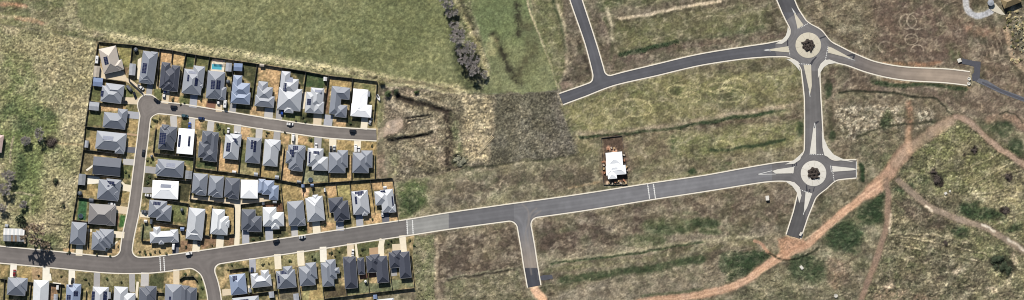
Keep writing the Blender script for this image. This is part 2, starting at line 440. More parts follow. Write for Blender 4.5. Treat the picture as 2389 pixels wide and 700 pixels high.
blob(1054, 274, 18, (76, 60, 50), .95, .3, 14); line([(1042, 265), (1048, 300), (1044, 340), (1042, 380)], 20, (72, 58, 47), 7, .8, .8, nF, z=.6)
line([(1056, 270), (1066, 320), (1076, 380)], 18, (104, 116, 70), 7, .6, .6); 
line([(1000, 400), (1030, 396), (1060, 388), (1080, 384)], 10, (70, 68, 48), 4, .65, .4, z=.5); line([(1090, 392), (1160, 384), (1250, 376), (1350, 362)], 6, (78, 82, 52), 3, .75, .4, z=-.3)
line([(890, 400), (960, 404), (1000, 404)], 6, (80, 70, 58), 4, .6, .5)
blob(1072, 372, 20, (70, 82, 52), .85, .3, 16); blob(1071, 364, 8, (34, 36, 30), .95, 0, 7); blob(1092, 392, 14, (96, 100, 66), .6, .4, 8)
# loop of bare dirt past the end of the crescent
area(Ws('D', 498, 490, 560, 440, 600, 405, 660, 400, 682, 425, 670, 480, 630, 510, 560, 530, 500, 552), (156, 136, 116), 3, 1, .1, rel=.05, grain=.10)
line(Ws('D', 500, 520, 580, 470, 640, 440, 660, 420), 5, (160, 142, 122), 3, .6); line(Ws('D', 540, 540, 640, 500, 672, 460), 4, (112, 94, 78), 3, .6)
area(Ws('D', 500, 560, 540, 570, 548, 700, 495, 700), (150, 128, 106), 4, .8, .3, rel=.1); area(Ws('H', 500, 160, 545, 170, 560, 315, 495, 325), (148, 122, 100), 5, .8, .3)
area(Ws('D', 500, 240, 545, 250, 550, 420, 500, 480, 490, 440), (128, 130, 74), 6, .8, .4); area(Ws('H', 570, 150, 640, 170, 640, 300, 600, 310), (140, 138, 92), 10, .6, .5)
blob(905, 296, 5, (220, 190, 150), .8, .3, 3)
# strip between earthworks and main road
area([(926, 424), (1000, 412), (1110, 396), (1250, 382), (1400, 352), (1404, 430), (1340, 452), (1180, 474), (1047, 496), (930, 512)], (128, 122, 90), 6, .9, .2, rel=.12)
area([(926, 424), (1000, 416), (990, 440), (1000, 480), (960, 506), (930, 512)], (102, 118, 62), 8, .8, .4, rel=.25)
area([(1000, 430), (1200, 400), (1340, 380), (1400, 400), (1396, 428), (1240, 456), (1100, 480), (1000, 490)], (110, 96, 80), 14, .75, .75, nM)
for x, y, r, ry, c in ((1060, 470, 50, 14, (100, 90, 76)), (1210, 420, 70, 12, (104, 92, 78)), (1330, 436, 50, 10, (112, 96, 78)), (1150, 455, 40, 12, (136, 132, 100)), (1370, 380, 26, 24, (118, 110, 78)), (960, 470, 30, 26, (80, 110, 50)), (975, 436, 24, 12, (92, 116, 56))): blob(x, y, r, c, .6, .6, ry)
line([(1330, 440), (1370, 432), (1398, 428)], 5, (170, 140, 96), 3, .7, .4)
# north vacant lots
def lotpatch(pts, base, *mott):
    area(pts, base, 8, .95, .15)
    for c, tx, al in mott: area(pts, c, 10, al, .92, tx)
nL = fbm(26, 41, 4, -.24, 5); nL2 = fbm(16, 42, 3, -.24, 4); nG = fbm(70, 43, 4)
lotpatch([(1360, -60), (1810, -60), (1826, 20), (1832, 70), (1840, 96), (1720, 108), (1600, 130), (1480, 160), (1420, 172), (1400, 150), (1380, 80)], (124, 116, 88), ((100, 112, 58), nL, .7), ((136, 124, 104), nM, .6), ((110, 92, 78), nG, .5))
line([(1380, 0), (1400, 60), (1420, 110), (1424, 150)], 26, (126, 108, 92), 8, .7, .5); line([(1410, 40), (1430, 90), (1426, 140)], 8, (84, 96, 56), 5, .6, .5); line([(1414, 20), (1428, 60), (1430, 90)], 8, (168, 156, 128), 4, .55, .6)
area([(1430, 50), (1560, 24), (1800, 10), (1810, 60), (1600, 90), (1480, 118), (1440, 120)], (120, 122, 68), 12, .75, .5, nM)
line([(1445, 44), (1520, 30), (1600, 16), (1680, 2)], 6, (176, 156, 128), 3, .85, .25, z=-.2); line([(1430, 50), (1520, 38), (1640, 16)], 5, (86, 82, 58), 3, .6, .4)
area([(1400, 10), (1500, 10), (1600, -10), (1600, -60), (1380, -60)], (98, 112, 58), 8, .6, .5)
line([(1450, 127), (1500, 116), (1560, 102), (1578, 98)], 9, (62, 92, 50), 4, .85, .35, rel=.4); line([(1580, 96), (1680, 84), (1780, 62)], 9, (90, 104, 60), 5, .6, .7)
line([(1440, 140), (1560, 112), (1700, 96), (1830, 80)], 18, (116, 94, 82), 8, .75, .4); line([(1420, 168), (1560, 135), (1720, 108)], 8, (128, 112, 96), 5, .6, .4)
line([(1700, 40), (1760, 20), (1800, 8)], 10, (150, 136, 116), 6, .5, .6); blob(1800, 50, 20, (96, 84, 70), .6, .6, 26)
# lots between the upper road and the main road
lotpatch([(1312, 246), (1400, 216), (1540, 176), (1700, 142), (1800, 132), (1850, 142), (1872, 190), (1878, 260), (1876, 330), (1870, 370), (1780, 386), (1640, 410), (1470, 438), (1410, 360), (1352, 360), (1330, 300)], (132, 125, 92), ((112, 122, 64), nL, .75), ((118, 100, 80), nL2, .6), ((150, 142, 96), nM, .55))
area([(1320, 250), (1420, 216), (1560, 180), (1700, 170), (1860, 165), (1868, 236), (1700, 262), (1500, 292), (1350, 318)], (142, 137, 80), 12, .65, .4, nM)
for x, y, r, ry in ((1480, 215, 24, 12), (1356, 296, 16, 12), (1600, 210, 40, 16), (1690, 220, 46, 26)): blob(x, y, r, (98, 112, 56), .55, .6, ry)
line([(1640, 160), (1720, 158), (1840, 148)], 16, (108, 96, 76), 7, .65, .5); line([(1670, 172), (1740, 168), (1780, 160)], 8, (92, 84, 64), 5, .5, .6)
for k in range(9):                         # wheel loops in the grass
    cx_, cy_, r_ = ((1680, 205, 22), (1720, 200, 26), (1700, 222, 30), (1590, 212, 26), (1480, 252, 34), (1440, 262, 26), (1690, 340, 20), (1570, 332, 16), (1610, 228, 20))[k]
    a0 = random.random() * 6
    line([(cx_ + r_ * 1.3 * math.cos(a0 + t * .5), cy_ + r_ * .6 * math.sin(a0 + t * .5)) for t in range(11)], 1.6, (176, 162, 112), 1.6, .5)
line([(1355, 320), (1450, 312), (1540, 302), (1640, 288), (1740, 272), (1800, 262)], 6, (62, 92, 50), 3, .85, .3, rel=.4); line([(1640, 284), (1720, 270), (1830, 256)], 6, (76, 104, 48), 4, .6, .5)
line([(1355, 310), (1480, 304), (1600, 286), (1700, 268), (1860, 244)], 13, (150, 132, 108), 5, .7, .45); line([(1400, 318), (1560, 306), (1700, 288), (1874, 270)], 12, (112, 90, 74), 5, .65, .4)
area([(1560, 325), (1700, 300), (1860, 285), (1872, 330), (1740, 358), (1590, 372)], (132, 134, 72), 10, .65, .5)
line([(1660, 352), (1740, 345), (1790, 335), (1830, 322)], 7, (62, 92, 50), 4, .8, .4); line([(1570, 352), (1570, 320)], 10, (76, 102, 48), 5, .6, .5)
area([(1440, 330), (1560, 312), (1560, 370), (1470, 400)], (118, 100, 80), 12, .65, .5); line([(1470, 412), (1640, 388), (1780, 368), (1860, 355)], 22, (128, 116, 92), 8, .6, .6)
blob(1612, 402, 10, (78, 110, 46), .8, .3, 5); blob(1700, 382, 10, (78, 108, 46), .7, .4, 4); blob(1865, 300, 8, (76, 104, 44), .7, .4, 20); blob(1870, 170, 10, (80, 104, 48), .5, .5, 16)
area([(1395, 316), (1460, 312), (1472, 430), (1400, 434)], (124, 104, 84), 8, .7, .3)
area(Ws('Z', 88, 85, 275, 65, 300, 230, 325, 490, 110, 500), (104, 82, 66), 3, .95, .1, rel=.06)
for x, y, c in ((140, 180, (190, 140, 110)), (200, 190, (200, 150, 120)), (105, 300, (170, 120, 90)), (115, 400, (160, 110, 84)), (160, 490, (190, 160, 130)), (240, 485, (205, 140, 96)), (295, 260, (150, 120, 100)), (320, 370, (150, 120, 100)), (140, 100, (52, 42, 36))):
    q = W('Z', x, y); blob(q[0], q[1], 6, c, .8, .3, 4)
line(Ws('Z', 260, 560, 350, 550), 4, (196, 160, 112), 3, .7, .3)
# south of the main road
lotpatch([(960, 552), (1047, 540), (1190, 516), (1212, 540), (1228, 640), (1232, 760), (960, 760)], (118, 104, 86), ((140, 126, 104), nM, .6), ((96, 82, 68), nS, .5))
area([(1026, 545), (1190, 524), (1208, 560), (1216, 626), (1130, 640), (1020, 656)], (100, 84, 70), 8, .8, .4, nM); blob(1175, 605, 26, (148, 132, 108), .6, .5, 12); blob(1140, 590, 20, (110, 102, 70), .5, .5)
line([(1020, 560), (1080, 546), (1160, 528)], 16, (148, 134, 104), 7, .65, .5)
area([(962, 550), (1016, 548), (1018, 760), (970, 760), (966, 670), (958, 600)], (120, 124, 78), 5, .85, .35, rel=.3, grain=.22); area([(1040, 655), (1210, 632), (1226, 700), (1226, 760), (1036, 760)], (120, 116, 82), 7, .8, .35, rel=.24)
line([(1018, 552), (1022, 600), (1018, 640), (1026, 700)], 9, (156, 138, 112), 5, .65, .5); line([(1050, 653), (1110, 642), (1160, 636), (1205, 629)], 5, (74, 68, 52), 2.5, .85, .2, z=-.35); line([(1050, 650), (1130, 636), (1205, 626)], 4, (150, 148, 110), 2, .6, .4)
lotpatch([(1244, 510), (1360, 494), (1520, 466), (1680, 440), (1820, 424), (1862, 450), (1856, 500), (1836, 548), (1800, 570), (1740, 660), (1620, 690), (1490, 700), (1460, 760), (1270, 760), (1252, 640)], (124, 112, 90), ((108, 108, 66), nL, .6), ((104, 88, 74), nM, .65), ((146, 134, 110), nL2, .55))
area([(1250, 515), (1400, 492), (1500, 478), (1500, 540), (1400, 580), (1260, 590)], (106, 88, 76), 12, .8, .5, nM); area([(1500, 472), (1680, 446), (1830, 428), (1850, 460), (1830, 520), (1700, 520)], (116, 98, 80), 10, .7, .5, nM)
for x, y, r, ry in ((1352, 512, 16, 8), (1440, 504, 40, 9), (1262, 520, 10, 18)): blob(x, y, r, (158, 144, 122), .6, .6, ry)
for x, y, r, ry in ((1570, 530, 80, 20), (1640, 520, 46, 14), (1500, 560, 60, 14), (1660, 540, 30, 10)): blob(x, y, r, (84, 108, 52), .65, .55, ry, tex=nM)
blob(1640, 526, 40, (62, 92, 50), .6, .6, 9); blob(1432, 552, 14, (74, 64, 48), .6, .4, 6); blob(1280, 566, 20, (84, 70, 58), .5, .5, 8); blob(1610, 495, 20, (70, 100, 46), .5, .5, 6)
line([(1285, 617), (1350, 608), (1430, 598), (1520, 584), (1640, 566)], 5, (62, 86, 44), 2.5, .8, .25, rel=.35, z=-.3); line([(1285, 613), (1400, 598), (1540, 576), (1760, 550)], 9, (150, 142, 106), 4, .65, .45)
line([(1310, 655), (1400, 642), (1520, 624), (1640, 604)], 20, (84, 106, 54), 7, .7, .5); line([(1270, 632), (1450, 612), (1640, 580), (1760, 560)], 14, (122, 120, 74), 6, .55, .5)
area([(1300, 680), (1480, 652), (1640, 622), (1640, 680), (1480, 702), (1440, 760), (1290, 760)], (142, 130, 108), 8, .7, .6); area([(1640, 610), (1700, 600), (1690, 660), (1640, 668)], (134, 122, 100), 5, .8, .4, rel=.24)
area([(1680, 592), (1760, 580), (1786, 590), (1770, 630), (1720, 664), (1690, 660)], (62, 92, 50), 6, .85, .3, rel=.3); line([(1500, 690), (1560, 684), (1640, 676)], 7, (84, 106, 52), 4, .6, .5)
area([(1760, 560), (1830, 548), (1850, 566), (1830, 590), (1790, 590)], (152, 134, 110), 6, .7, .5); blob(1275, 672, 18, (92, 96, 60), .6, .5, 10); blob(1360, 676, 16, (170, 152, 130), .5, .5)
# east of the roundabouts
lotpatch([(1862, -60), (2270, -60), (2252, 160), (2130, 152), (2040, 140), (1980, 118), (1930, 80), (1900, 60)], (116, 102, 82), ((136, 124, 96), nM, .65), ((96, 84, 68), nS, .5), ((128, 104, 88), nG, .6))
area([(1870, -40), (2000, -40), (2040, 20), (2060, 110), (2000, 112), (1940, 80), (1900, 50)], (120, 110, 82), 10, .7, .4, rel=.3); area([(1880, 0), (1990, 0), (2040, 80), (2010, 118), (1950, 78)], (158, 148, 118), 10, .55, .8, nS)
area([(2040, 20), (2180, 0), (2240, 60), (2240, 140), (2120, 150), (2050, 120)], (116, 94, 80), 14, .75, .4, nM, rel=.08)
for cx_, cy_, r_, s_ in ((2118, 50, 20, 0), (2140, 48, 24, 1), (2126, 92, 15, 0), (2066, 110, 16, 2), (2140, 118, 15, 3), (2110, 56, 16, 0), (2128, 54, 28, 2)):
    line([(cx_ + r_ * math.cos(s_ + t * .42), cy_ + r_ * .85 * math.sin(s_ + t * .42)) for t in range(9 if s_ else 16)], 1.6, (160, 146, 122), 1.4, .42, warp=.1)
line([(2040, 150), (2120, 150), (2190, 148)], 10, (176, 124, 84), 5, .7, .5); blob(2226, 130, 16, (92, 108, 58), .6, .5, 16); blob(2215, 105, 14, (90, 100, 60), .4, .6)
area([(2230, 40), (2330, 60), (2380, 120), (2460, 220), (2460, 300), (2300, 196), (2250, 120)], (126, 104, 86), 10, .8, .3, rel=.07); line([(2260, 66), (2300, 78), (2340, 76)], 22, (172, 128, 98), 9, .6, .5); blob(2330, 90, 22, (98, 82, 66), .7, .5, 26); line([(2340, 120), (2370, 160), (2389, 190)], 16, (84, 78, 56), 7, .6, .5)
for k in range(12): line([(2270 + k * 5.5, 86 + k % 3 * 3), (2282 + k * 5, 110), (2290 + k * 4.6, 132)], 1.4, (168, 146, 124) if k % 2 else (92, 76, 64), 1.4, .5)
for k in range(6): line([(2150 + 12 * k, 66 + 9 * k), (2200 + 10 * k, 60 + 8 * k), (2250, 84 + 6 * k)], 2, (140, 122, 102), 2, .4)
line([(2346, 66), (2354, 100), (2362, 130), (2389, 160), (2440, 186)], 12, (170, 140, 108), 3, .85, .25, z=.5); 
area([(2270, -40), (2310, -40), (2308, 14), (2280, 22), (2262, 12), (2262, -40)], (98, 88, 62), 5, .8, .4)
# lower east: between the arms, below the east road
lotpatch([(1925, 170), (1990, 150), (2050, 186), (2150, 196), (2260, 204), (2300, 200), (2460, 290), (2460, 330), (2240, 260), (2200, 240), (2100, 210), (1950, 214), (1930, 260)], (124, 104, 88), ((142, 124, 104), nM, .5), ((108, 92, 76), nS, .5))
area([(1930, 165), (1985, 148), (2020, 170), (2030, 190), (1960, 200), (1930, 220)], (104, 90, 74), 8, .6, .5)
line([(2035, 188), (2090, 198), (2170, 196), (2250, 206)], 11, (76, 100, 48), 5, .75, .45, rel=.3); line([(2060, 186), (2140, 193), (2260, 202)], 5, (150, 106, 66), 4, .6, .5)
line([(1958, 216), (2010, 212), (2080, 216), (2140, 228), (2180, 230), (2215, 262), (2260, 278)], 4, (62, 70, 44), 2, .85, .2, z=-.3)
area([(1934, 230), (2080, 222), (2190, 240), (2216, 270), (2180, 300), (2100, 360), (2010, 376), (1960, 380), (1930, 330)], (122, 106, 84), 8, .85, .35)
for p in ([(1950, 250), (2000, 240), (2100, 250), (2110, 296), (2040, 300), (1985, 326), (1950, 310)], [(2135, 260), (2170, 255), (2180, 290), (2140, 292)]): area(p, (180, 170, 146), 9, .5, .85, fbm(7, 91, 2), rel=.3, grain=.38)
blob(2070, 280, 12, (84, 104, 52), .7, .5, 20); line([(2000, 320), (2050, 298), (2110, 288), (2190, 284)], 6, (70, 78, 46), 4, .7, .4); area([(2000, 310), (2110, 300), (2090, 380), (2060, 400), (2010, 370)], (130, 126, 92), 8, .7, .6, nF, rel=.3); blob(2066, 378, 14, (84, 108, 50), .6, .5, 20)
line([(1932, 180), (1936, 240), (1938, 300)], 10, (84, 84, 54), 5, .6, .5); blob(1932, 210, 7, (70, 98, 44), .7, .4, 20); blob(1940, 320, 8, (70, 94, 46), .6, .5, 12)
line([(2120, 240), (2122, 300), (2116, 350)], 14, (164, 122, 92), 5, .8, .3)
# south-east scrub
SE = [(2070, 424), (2110, 372), (2200, 296), (2260, 280), (2330, 330), (2460, 400), (2460, 760), (1990, 760), (2040, 640), (2066, 540), (2072, 470)]
lotpatch(SE, (122, 120, 82), ((104, 116, 62), nM, .7), ((150, 142, 98), nS, .55), ((102, 90, 76), nG, .5))
area(SE, None, 6, rel=.36, grain=.36)
area([(2150, 310), (2230, 290), (2330, 350), (2389, 420), (2389, 480), (2250, 450), (2120, 400)], (136, 138, 76), 12, .6, .5, nM, rel=.36)
area([(2250, 420), (2340, 380), (2460, 440), (2460, 560), (2330, 520), (2260, 480)], (158, 146, 102), 14, .6, .6, nS, rel=.36)
for x, y, r, ry, al in ((2290, 500, 50, 16, .8), (2260, 485, 24, 16, .8), (2330, 510, 20, 12, .7), (2110, 440, 24, 14, .7), (2150, 420, 16, 12, .5), (2240, 540, 18, 14, .7), (2200, 525, 22, 12, .6), (2370, 530, 22, 10, .6), (2340, 290, 24, 30, .6), (2370, 350, 18, 20, .7), (2300, 300, 20, 16, .6)): blob(x, y, r, (62, 92, 50), al, .5, ry)
for x, y, r, ry in ((2176, 402, 7, 18), (2190, 420, 12, 14), (2184, 412, 6, 6), (2352, 414, 10, 12), (2346, 490, 14, 7), (2206, 566, 8, 5), (2274, 352, 7, 8), (2252, 360, 5, 4)): blob(x, y, r, (58, 44, 42), .95, .15, ry, fe=3)
for x, y, r, ry in ((2336, 612, 34, 18), (2350, 626, 20, 16), (2322, 604, 14, 12)): blob(x, y, r, (58, 62, 42), .85, .3, ry)
area([(2090, 470), (2140, 470), (2220, 520), (2200, 540), (2120, 510)], (108, 88, 76), 8, .8, .35, rel=.1); blob(2180, 530, 26, (96, 80, 66), .6, .5, 10)
area([(2060, 560), (2180, 580), (2300, 620), (2389, 690), (2389, 760), (2000, 760)], (122, 112, 86), 12, .65, .6, nS, rel=.42); area([(2040, 660), (2140, 680), (2200, 700), (2200, 760), (2020, 760)], (146, 116, 92), 12, .6, .6, nS)
for k in range(26):
    r = random.Random(k); x, y = 2040 + r.random() * 340, 590 + r.random() * 105
    blob(x, y, 8 + r.random() * 12, ((160, 150, 116), (68, 78, 50), (176, 156, 130), (104, 88, 74))[k % 4], .6, .6, 5 + r.random() * 8)
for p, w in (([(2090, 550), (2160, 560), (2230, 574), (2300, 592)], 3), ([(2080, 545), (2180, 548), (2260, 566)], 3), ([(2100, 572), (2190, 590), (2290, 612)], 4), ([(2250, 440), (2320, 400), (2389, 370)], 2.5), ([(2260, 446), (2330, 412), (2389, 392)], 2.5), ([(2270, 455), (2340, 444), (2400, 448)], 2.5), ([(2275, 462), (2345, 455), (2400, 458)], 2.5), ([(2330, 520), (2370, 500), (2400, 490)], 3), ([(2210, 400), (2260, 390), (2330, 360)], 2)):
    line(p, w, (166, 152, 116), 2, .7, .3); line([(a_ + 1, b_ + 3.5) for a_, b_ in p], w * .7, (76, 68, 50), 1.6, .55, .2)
# greens by the red track
for x, y, r, ry, al in ((1970, 545, 44, 34, .75), (1975, 560, 30, 20, .85), (2050, 480, 16, 40, .85), (2030, 500, 26, 26, .7), (1880, 630, 46, 30, .7), (1870, 610, 30, 14, .7), (2010, 400, 8, 24, .9), (1790, 600, 18, 14, .8), (1900, 650, 30, 16, .6)): blob(x, y, r, (62, 92, 50), al, .4, ry, rel=.4)
blob(1972, 560, 34, (70, 88, 66), .7, .3, 26); area([(1830, 620), (1960, 590), (2010, 610), (1990, 760), (1660, 760), (1740, 680)], (126, 122, 90), 10, .5, .5, nS, rel=.35); area([(1930, 600), (1980, 610), (1980, 660), (1950, 680), (1930, 650)], (150, 120, 98), 8, .7, .4)
blob(1990, 650, 30, (104, 92, 76), .5, .6, 22); blob(1850, 690, 60, (100, 104, 68), .5, .6, 10); line([(1930, 640), (1960, 620), (2000, 596)], 4, (92, 78, 60), 3, .6, .4)
area([(1868, 558), (1900, 520), (1950, 460), (1990, 420), (2030, 430), (1980, 480), (1930, 530), (1880, 580)], (126, 112, 80), 8, .6, .5)

# weathered patchiness of the vacant land: bare, pale, weedy and thin streaks
vac = np.ones((NY, NX))
for p in (PAD, PAS, PA2, TIL, EW, Ws('Z', 88, 85, 275, 65, 300, 230, 325, 490, 110, 500)): vac = vac * sstep(-3, 5, poly_sd(X, Y, p))
def mott(f, lo, hi, c, al): blend(vac * al * .42 * sstep(lo, hi, f), c)
mott(fbm(26, 101, 4, .3), .10, .36, (88, 76, 64), .55); mott(fbm(22, 102, 4, .8), .14, .38, (168, 154, 126), .5); mott(fbm(34, 103, 4, .2), .14, .42, (86, 104, 60), .5)
mott(fbm(13, 104, 3, .5), .2, .45, (70, 62, 50), .45); mott(fbm(11, 105, 3, 1.1), .2, .45, (184, 170, 142), .4); mott(fbm(16, 106, 3, -.2), .22, .5, (74, 92, 52), .4)
fa = fbm(30, 107, 4, -.22, 2.2); fb = fbm(24, 108, 4, -.2, 2.5); fc = fbm(40, 109, 4, .4)
blend(vac * .26 * np.exp(-(fa / .045) ** 2), (178, 162, 132)); blend(vac * .26 * np.exp(-(fb / .04) ** 2), (78, 70, 56)); blend(vac * .2 * np.exp(-(fc / .03) ** 2), (82, 92, 58))
COLR *= (1 - vac * (X > 1250) * .10)[..., None]
WEED = (56, 86, 46); nV = fbm(8, 111, 3)
for x, y, r, ry, al in ((1966, 550, 46, 34, .75), (1990, 580, 20, 14, .6), (2046, 478, 18, 42, .85), (2022, 506, 26, 24, .75), (1884, 628, 44, 26, .75), (1866, 606, 26, 12, .7), (2010, 402, 7, 24, .95), (1746, 618, 48, 26, .8), (1780, 598, 20, 12, .8), (2296, 500, 44, 13, .7), (2260, 482, 22, 14, .7), (2112, 440, 22, 12, .7), (2345, 292, 26, 26, .6), (2366, 340, 16, 18, .7), (2240, 540, 16, 12, .6), (1640, 522, 44, 12, .6), (1560, 536, 60, 12, .45), (960, 470, 24, 24, .6), (2070, 286, 12, 16, .6), (1934, 205, 7, 20, .7), (1940, 318, 7, 12, .6), (1612, 402, 10, 5, .8), (1868, 300, 6, 20, .6), (2370, 534, 22, 8, .6)): blob(x, y, r, WEED, al, .55, ry, tex=nV)
for p, w, al in (([(1355, 320), (1450, 312), (1540, 302), (1640, 288), (1740, 272), (1800, 262)], 6, .8), ([(1640, 286), (1720, 271), (1830, 256)], 5, .6), ([(1450, 127), (1500, 116), (1560, 102), (1578, 98)], 9, .85), ([(1660, 352), (1740, 345), (1790, 335), (1830, 322)], 7, .7), ([(1285, 617), (1350, 608), (1430, 598), (1520, 584), (1640, 566)], 5, .8), ([(1310, 655), (1400, 642), (1520, 624), (1640, 604)], 15, .55), ([(2035, 190), (2090, 199), (2170, 197), (2250, 207)], 9, .8), ([(1500, 690), (1560, 684), (1640, 676)], 6, .5), ([(1290, 0), (1305, 40), (1316, 80), (1322, 120)], 7, .5)): line(p, w, WEED, 3, al, .5, nV)
for p, w, c, al in (([(1050, 653), (1110, 642), (1160, 636), (1205, 629)], 4, (66, 60, 46), .8), ([(1958, 216), (2010, 212), (2080, 216), (2140, 228), (2180, 230), (2215, 262), (2260, 278)], 3.5, (56, 60, 40), .8), ([(1445, 44), (1520, 30), (1600, 16), (1680, 2)], 6, (186, 168, 138), .6), ([(1300, 10), (1318, 70), (1324, 130), (1318, 170)], 8, (170, 154, 126), .35), ([(1414, 20), (1428, 60), (1430, 90)], 7, (176, 162, 132), .4), ([(1285, 612), (1400, 597), (1540, 575), (1760, 549)], 6, (160, 150, 118), .35), ([(1355, 312), (1480, 304), (1600, 286), (1700, 268), (1860, 244)], 7, (162, 144, 118), .35), ([(2000, 320), (2050, 298), (2110, 288), (2190, 284)], 4, (64, 70, 44), .7)): line(p, w, c, 3, al, .6, nV)
for cx_, cy_, r_, a0 in ((1680, 205, 22, 0), (1720, 200, 26, 2), (1700, 222, 30, 4), (1590, 212, 26, 1), (1480, 252, 34, 3), (1440, 262, 26, 5), (1690, 340, 20, 2), (1570, 332, 16, 0), (1610, 228, 20, 3), (1660, 196, 30, 5)):
    for dr in (0, 4): line([(cx_ + (r_ - dr) * 1.3 * math.cos(a0 + t * .5), cy_ + (r_ - dr) * .6 * math.sin(a0 + t * .5)) for t in range(11)], 1.5, (186, 172, 120), 1.6, .4)
for cx_, cy_, r_, s_ in ((2118, 50, 20, 0), (2140, 48, 24, 1), (2126, 92, 15, 0), (2066, 110, 16, 2), (2140, 118, 15, 3)):
    line([(cx_ + r_ * math.cos(s_ + t * .42), cy_ + r_ * .85 * math.sin(s_ + t * .42)) for t in range(9 if s_ else 16)], 1.6, (168, 152, 128), 1.4, .45, warp=.1)
# tracks: sunk, bare
RED = [(1180, 760), (1490, 702), (1560, 694), (1620, 688), (1680, 676), (1740, 652), (1790, 616), (1830, 592), (1880, 572), (1920, 536), (1960, 500), (2010, 462), (2066, 416), (2100, 366), (2130, 340)]
TRK = []
def track(pts, w, c, al=1, edge=None, fe=3, nz=.1):
    if edge: line(pts, w + 7, edge, 5, .6, .4)
    line(pts, w, c, fe, al, nz, nM, rel=.05, z=-.12, warp=.35, grain=.10)
    TRK.append((spline(pts, 6), w))
track([(1490, 705), (1560, 696), (1620, 690), (1680, 678), (1740, 655), (1790, 618), (1830, 594), (1880, 573), (1920, 537), (1960, 501), (2010, 463), (2066, 418)], 17, (170, 130, 100), 1, (146, 122, 96))
track([(2030, 450), (2066, 414), (2090, 380), (2116, 350)], 27, (172, 132, 104), .9, (150, 116, 88), 6)
track([(2090, 380), (2116, 352), (2160, 318), (2215, 284)], 22, (160, 134, 110), .7, (134, 108, 86), 6, .3)
track([(2120, 352), (2118, 300)], 14, (184, 146, 112), .55, None, 5, .4)
track([(2068, 420), (2072, 470), (2070, 520), (2052, 580), (2030, 640), (2006, 712), (1996, 760)], 13, (138, 112, 92), 1, (120, 104, 80))
track([(2096, 420), (2140, 460), (2180, 488), (2240, 512), (2300, 532), (2350, 560), (2400, 592), (2450, 620)], 14, (136, 118, 100), .95, (112, 96, 74))
track([(2230, 272), (2262, 284), (2300, 320), (2340, 352), (2400, 390), (2450, 420)], 13, (150, 124, 104), .95, (116, 92, 74))
track([(1758, 560), (1775, 566), (1790, 586), (1812, 602), (1840, 604)], 7, (166, 122, 94), .9, None, 2)
line([(1795, 592), (1820, 604), (1850, 606), (1880, 598), (1906, 582)], 5, (58, 68, 40), 2, .85, .2, z=-.3)
line([(2310, 280), (2340, 272), (2370, 280), (2389, 290)], 20, (150, 116, 94), 6, .7, .3); line([(2330, 268), (2350, 262), (2372, 270), (2389, 284)], 3, (62, 64, 44), 2, .8)
line([(2160, 482), (2176, 492)], 4, (214, 196, 170), 3, .8); line([(2290, 524), (2320, 538)], 4, (206, 196, 176), 3, .8); line([(2350, 556), (2389, 584)], 4, (190, 180, 160), 3, .7)
line([(2078, 500), (2076, 545)], 5, (206, 188, 160), 3, .6, .4)
for dy in (-4, 4): line([(x + dy * .5, y + dy) for x, y in [(1490, 705), (1620, 690), (1740, 655), (1830, 594), (1920, 537), (2010, 463), (2066, 418)]], 3, (200, 164, 130), 2, .35, .3)
area([(1816, 560), (1836, 552), (1870, 556), (1880, 574), (1830, 596), (1812, 590)], (168, 122, 90), 5, .8, .2)
track([(1243, 662), (1250, 680), (1268, 704), (1290, 760)], 19, (196, 152, 116), 1, None, 3)
# earth stripped at the top right, gravel drives
track([(2251, -40), (2252, 6), (2258, 26), (2272, 37), (2290, 36), (2312, 26)], 13, (148, 148, 150), 1, None, 2, 0)
# estate yards: dry couch lawns, tan with green
EST = [[(226, 97), (310, 104), (434, 124), (545, 140), (660, 158), (770, 176), (882, 190), (880, 300), (878, 420), (914, 414), (930, 516), (930, 530), (560, 580), (330, 606), (158, 596), (158, 578), (172, 500), (200, 300), (218, 180)],
       [(0, 608), (250, 632), (480, 622), (620, 595), (800, 568), (966, 546), (962, 600), (970, 676), (880, 690), (880, 760), (-60, 760), (-60, 604)]]
nY = fbm(13, 51, 3); nY2 = fbm(34, 52, 3)
for p in EST:
    area(p, (158, 134, 86), 2, 1, warp=False, rel=.05, grain=.24)
    area(p, (112, 112, 60), 2, .9, .95, nY2, warp=False); area(p, (186, 156, 108), 2, .5, .95, nY, warp=False); area(p, (84, 92, 48), 2, .5, .95, fbm(9, 53, 2), warp=False)
def yard(w, c, *p, al=.85, nz=.3, fe=2): area(Ws(w, *p), c, fe, al, nz, nY, warp=False)
G1, G2, GD = (74, 108, 54), (112, 122, 62), (70, 76, 46)
TAN, GOLD, BRN = (182, 144, 94), (166, 138, 78), (148, 110, 80)
yard('A', (150, 142, 70), 330, 65, 440, 72, 425, 205, 385, 200, 350, 90, al=.9); yard('A', GD, 445, 75, 480, 80, 470, 160, 440, 180); yard('A', G2, 390, 335, 430, 340, 510, 400, 490, 412, 385, 410)
yard('A', G2, 180, 345, 245, 355, 230, 440, 170, 435); yard('A', TAN, 238, 455, 405, 468, 400, 490, 270, 505, 235, 495, nz=.2); yard('A', G2, 165, 505, 255, 520, 245, 600, 150, 590); yard('A', GOLD, 412, 560, 480, 560, 480, 640, 412, 625)
yard('A', BRN, 385, 215, 420, 215, 415, 260, 395, 255)
yard('B', TAN, 205, 105, 285, 110, 275, 195, 200, 205, al=.95, nz=.2); yard('B', (184, 150, 92), 295, 110, 370, 125, 355, 200, 280, 190, al=.9); yard('B', G1, 380, 140, 435, 145, 425, 215, 375, 215, al=.95); yard('B', G2, 440, 150, 530, 165, 515, 300, 498, 210, 440, 200)
yard('B', G2, 165, 350, 225, 365, 215, 440, 165, 430); yard('B', TAN, 270, 400, 335, 400, 330, 460, 262, 455); yard('B', G2, 330, 400, 400, 405, 395, 470, 330, 460); yard('B', TAN, 450, 410, 510, 425, 505, 490, 450, 480)
yard('B', (156, 146, 84), 150, 540, 200, 530, 190, 570, 150, 640, 140, 700); yard('B', TAN, 430, 560, 470, 565, 470, 620, 425, 620); yard('B', TAN, 320, 545, 345, 550, 340, 610, 315, 600)
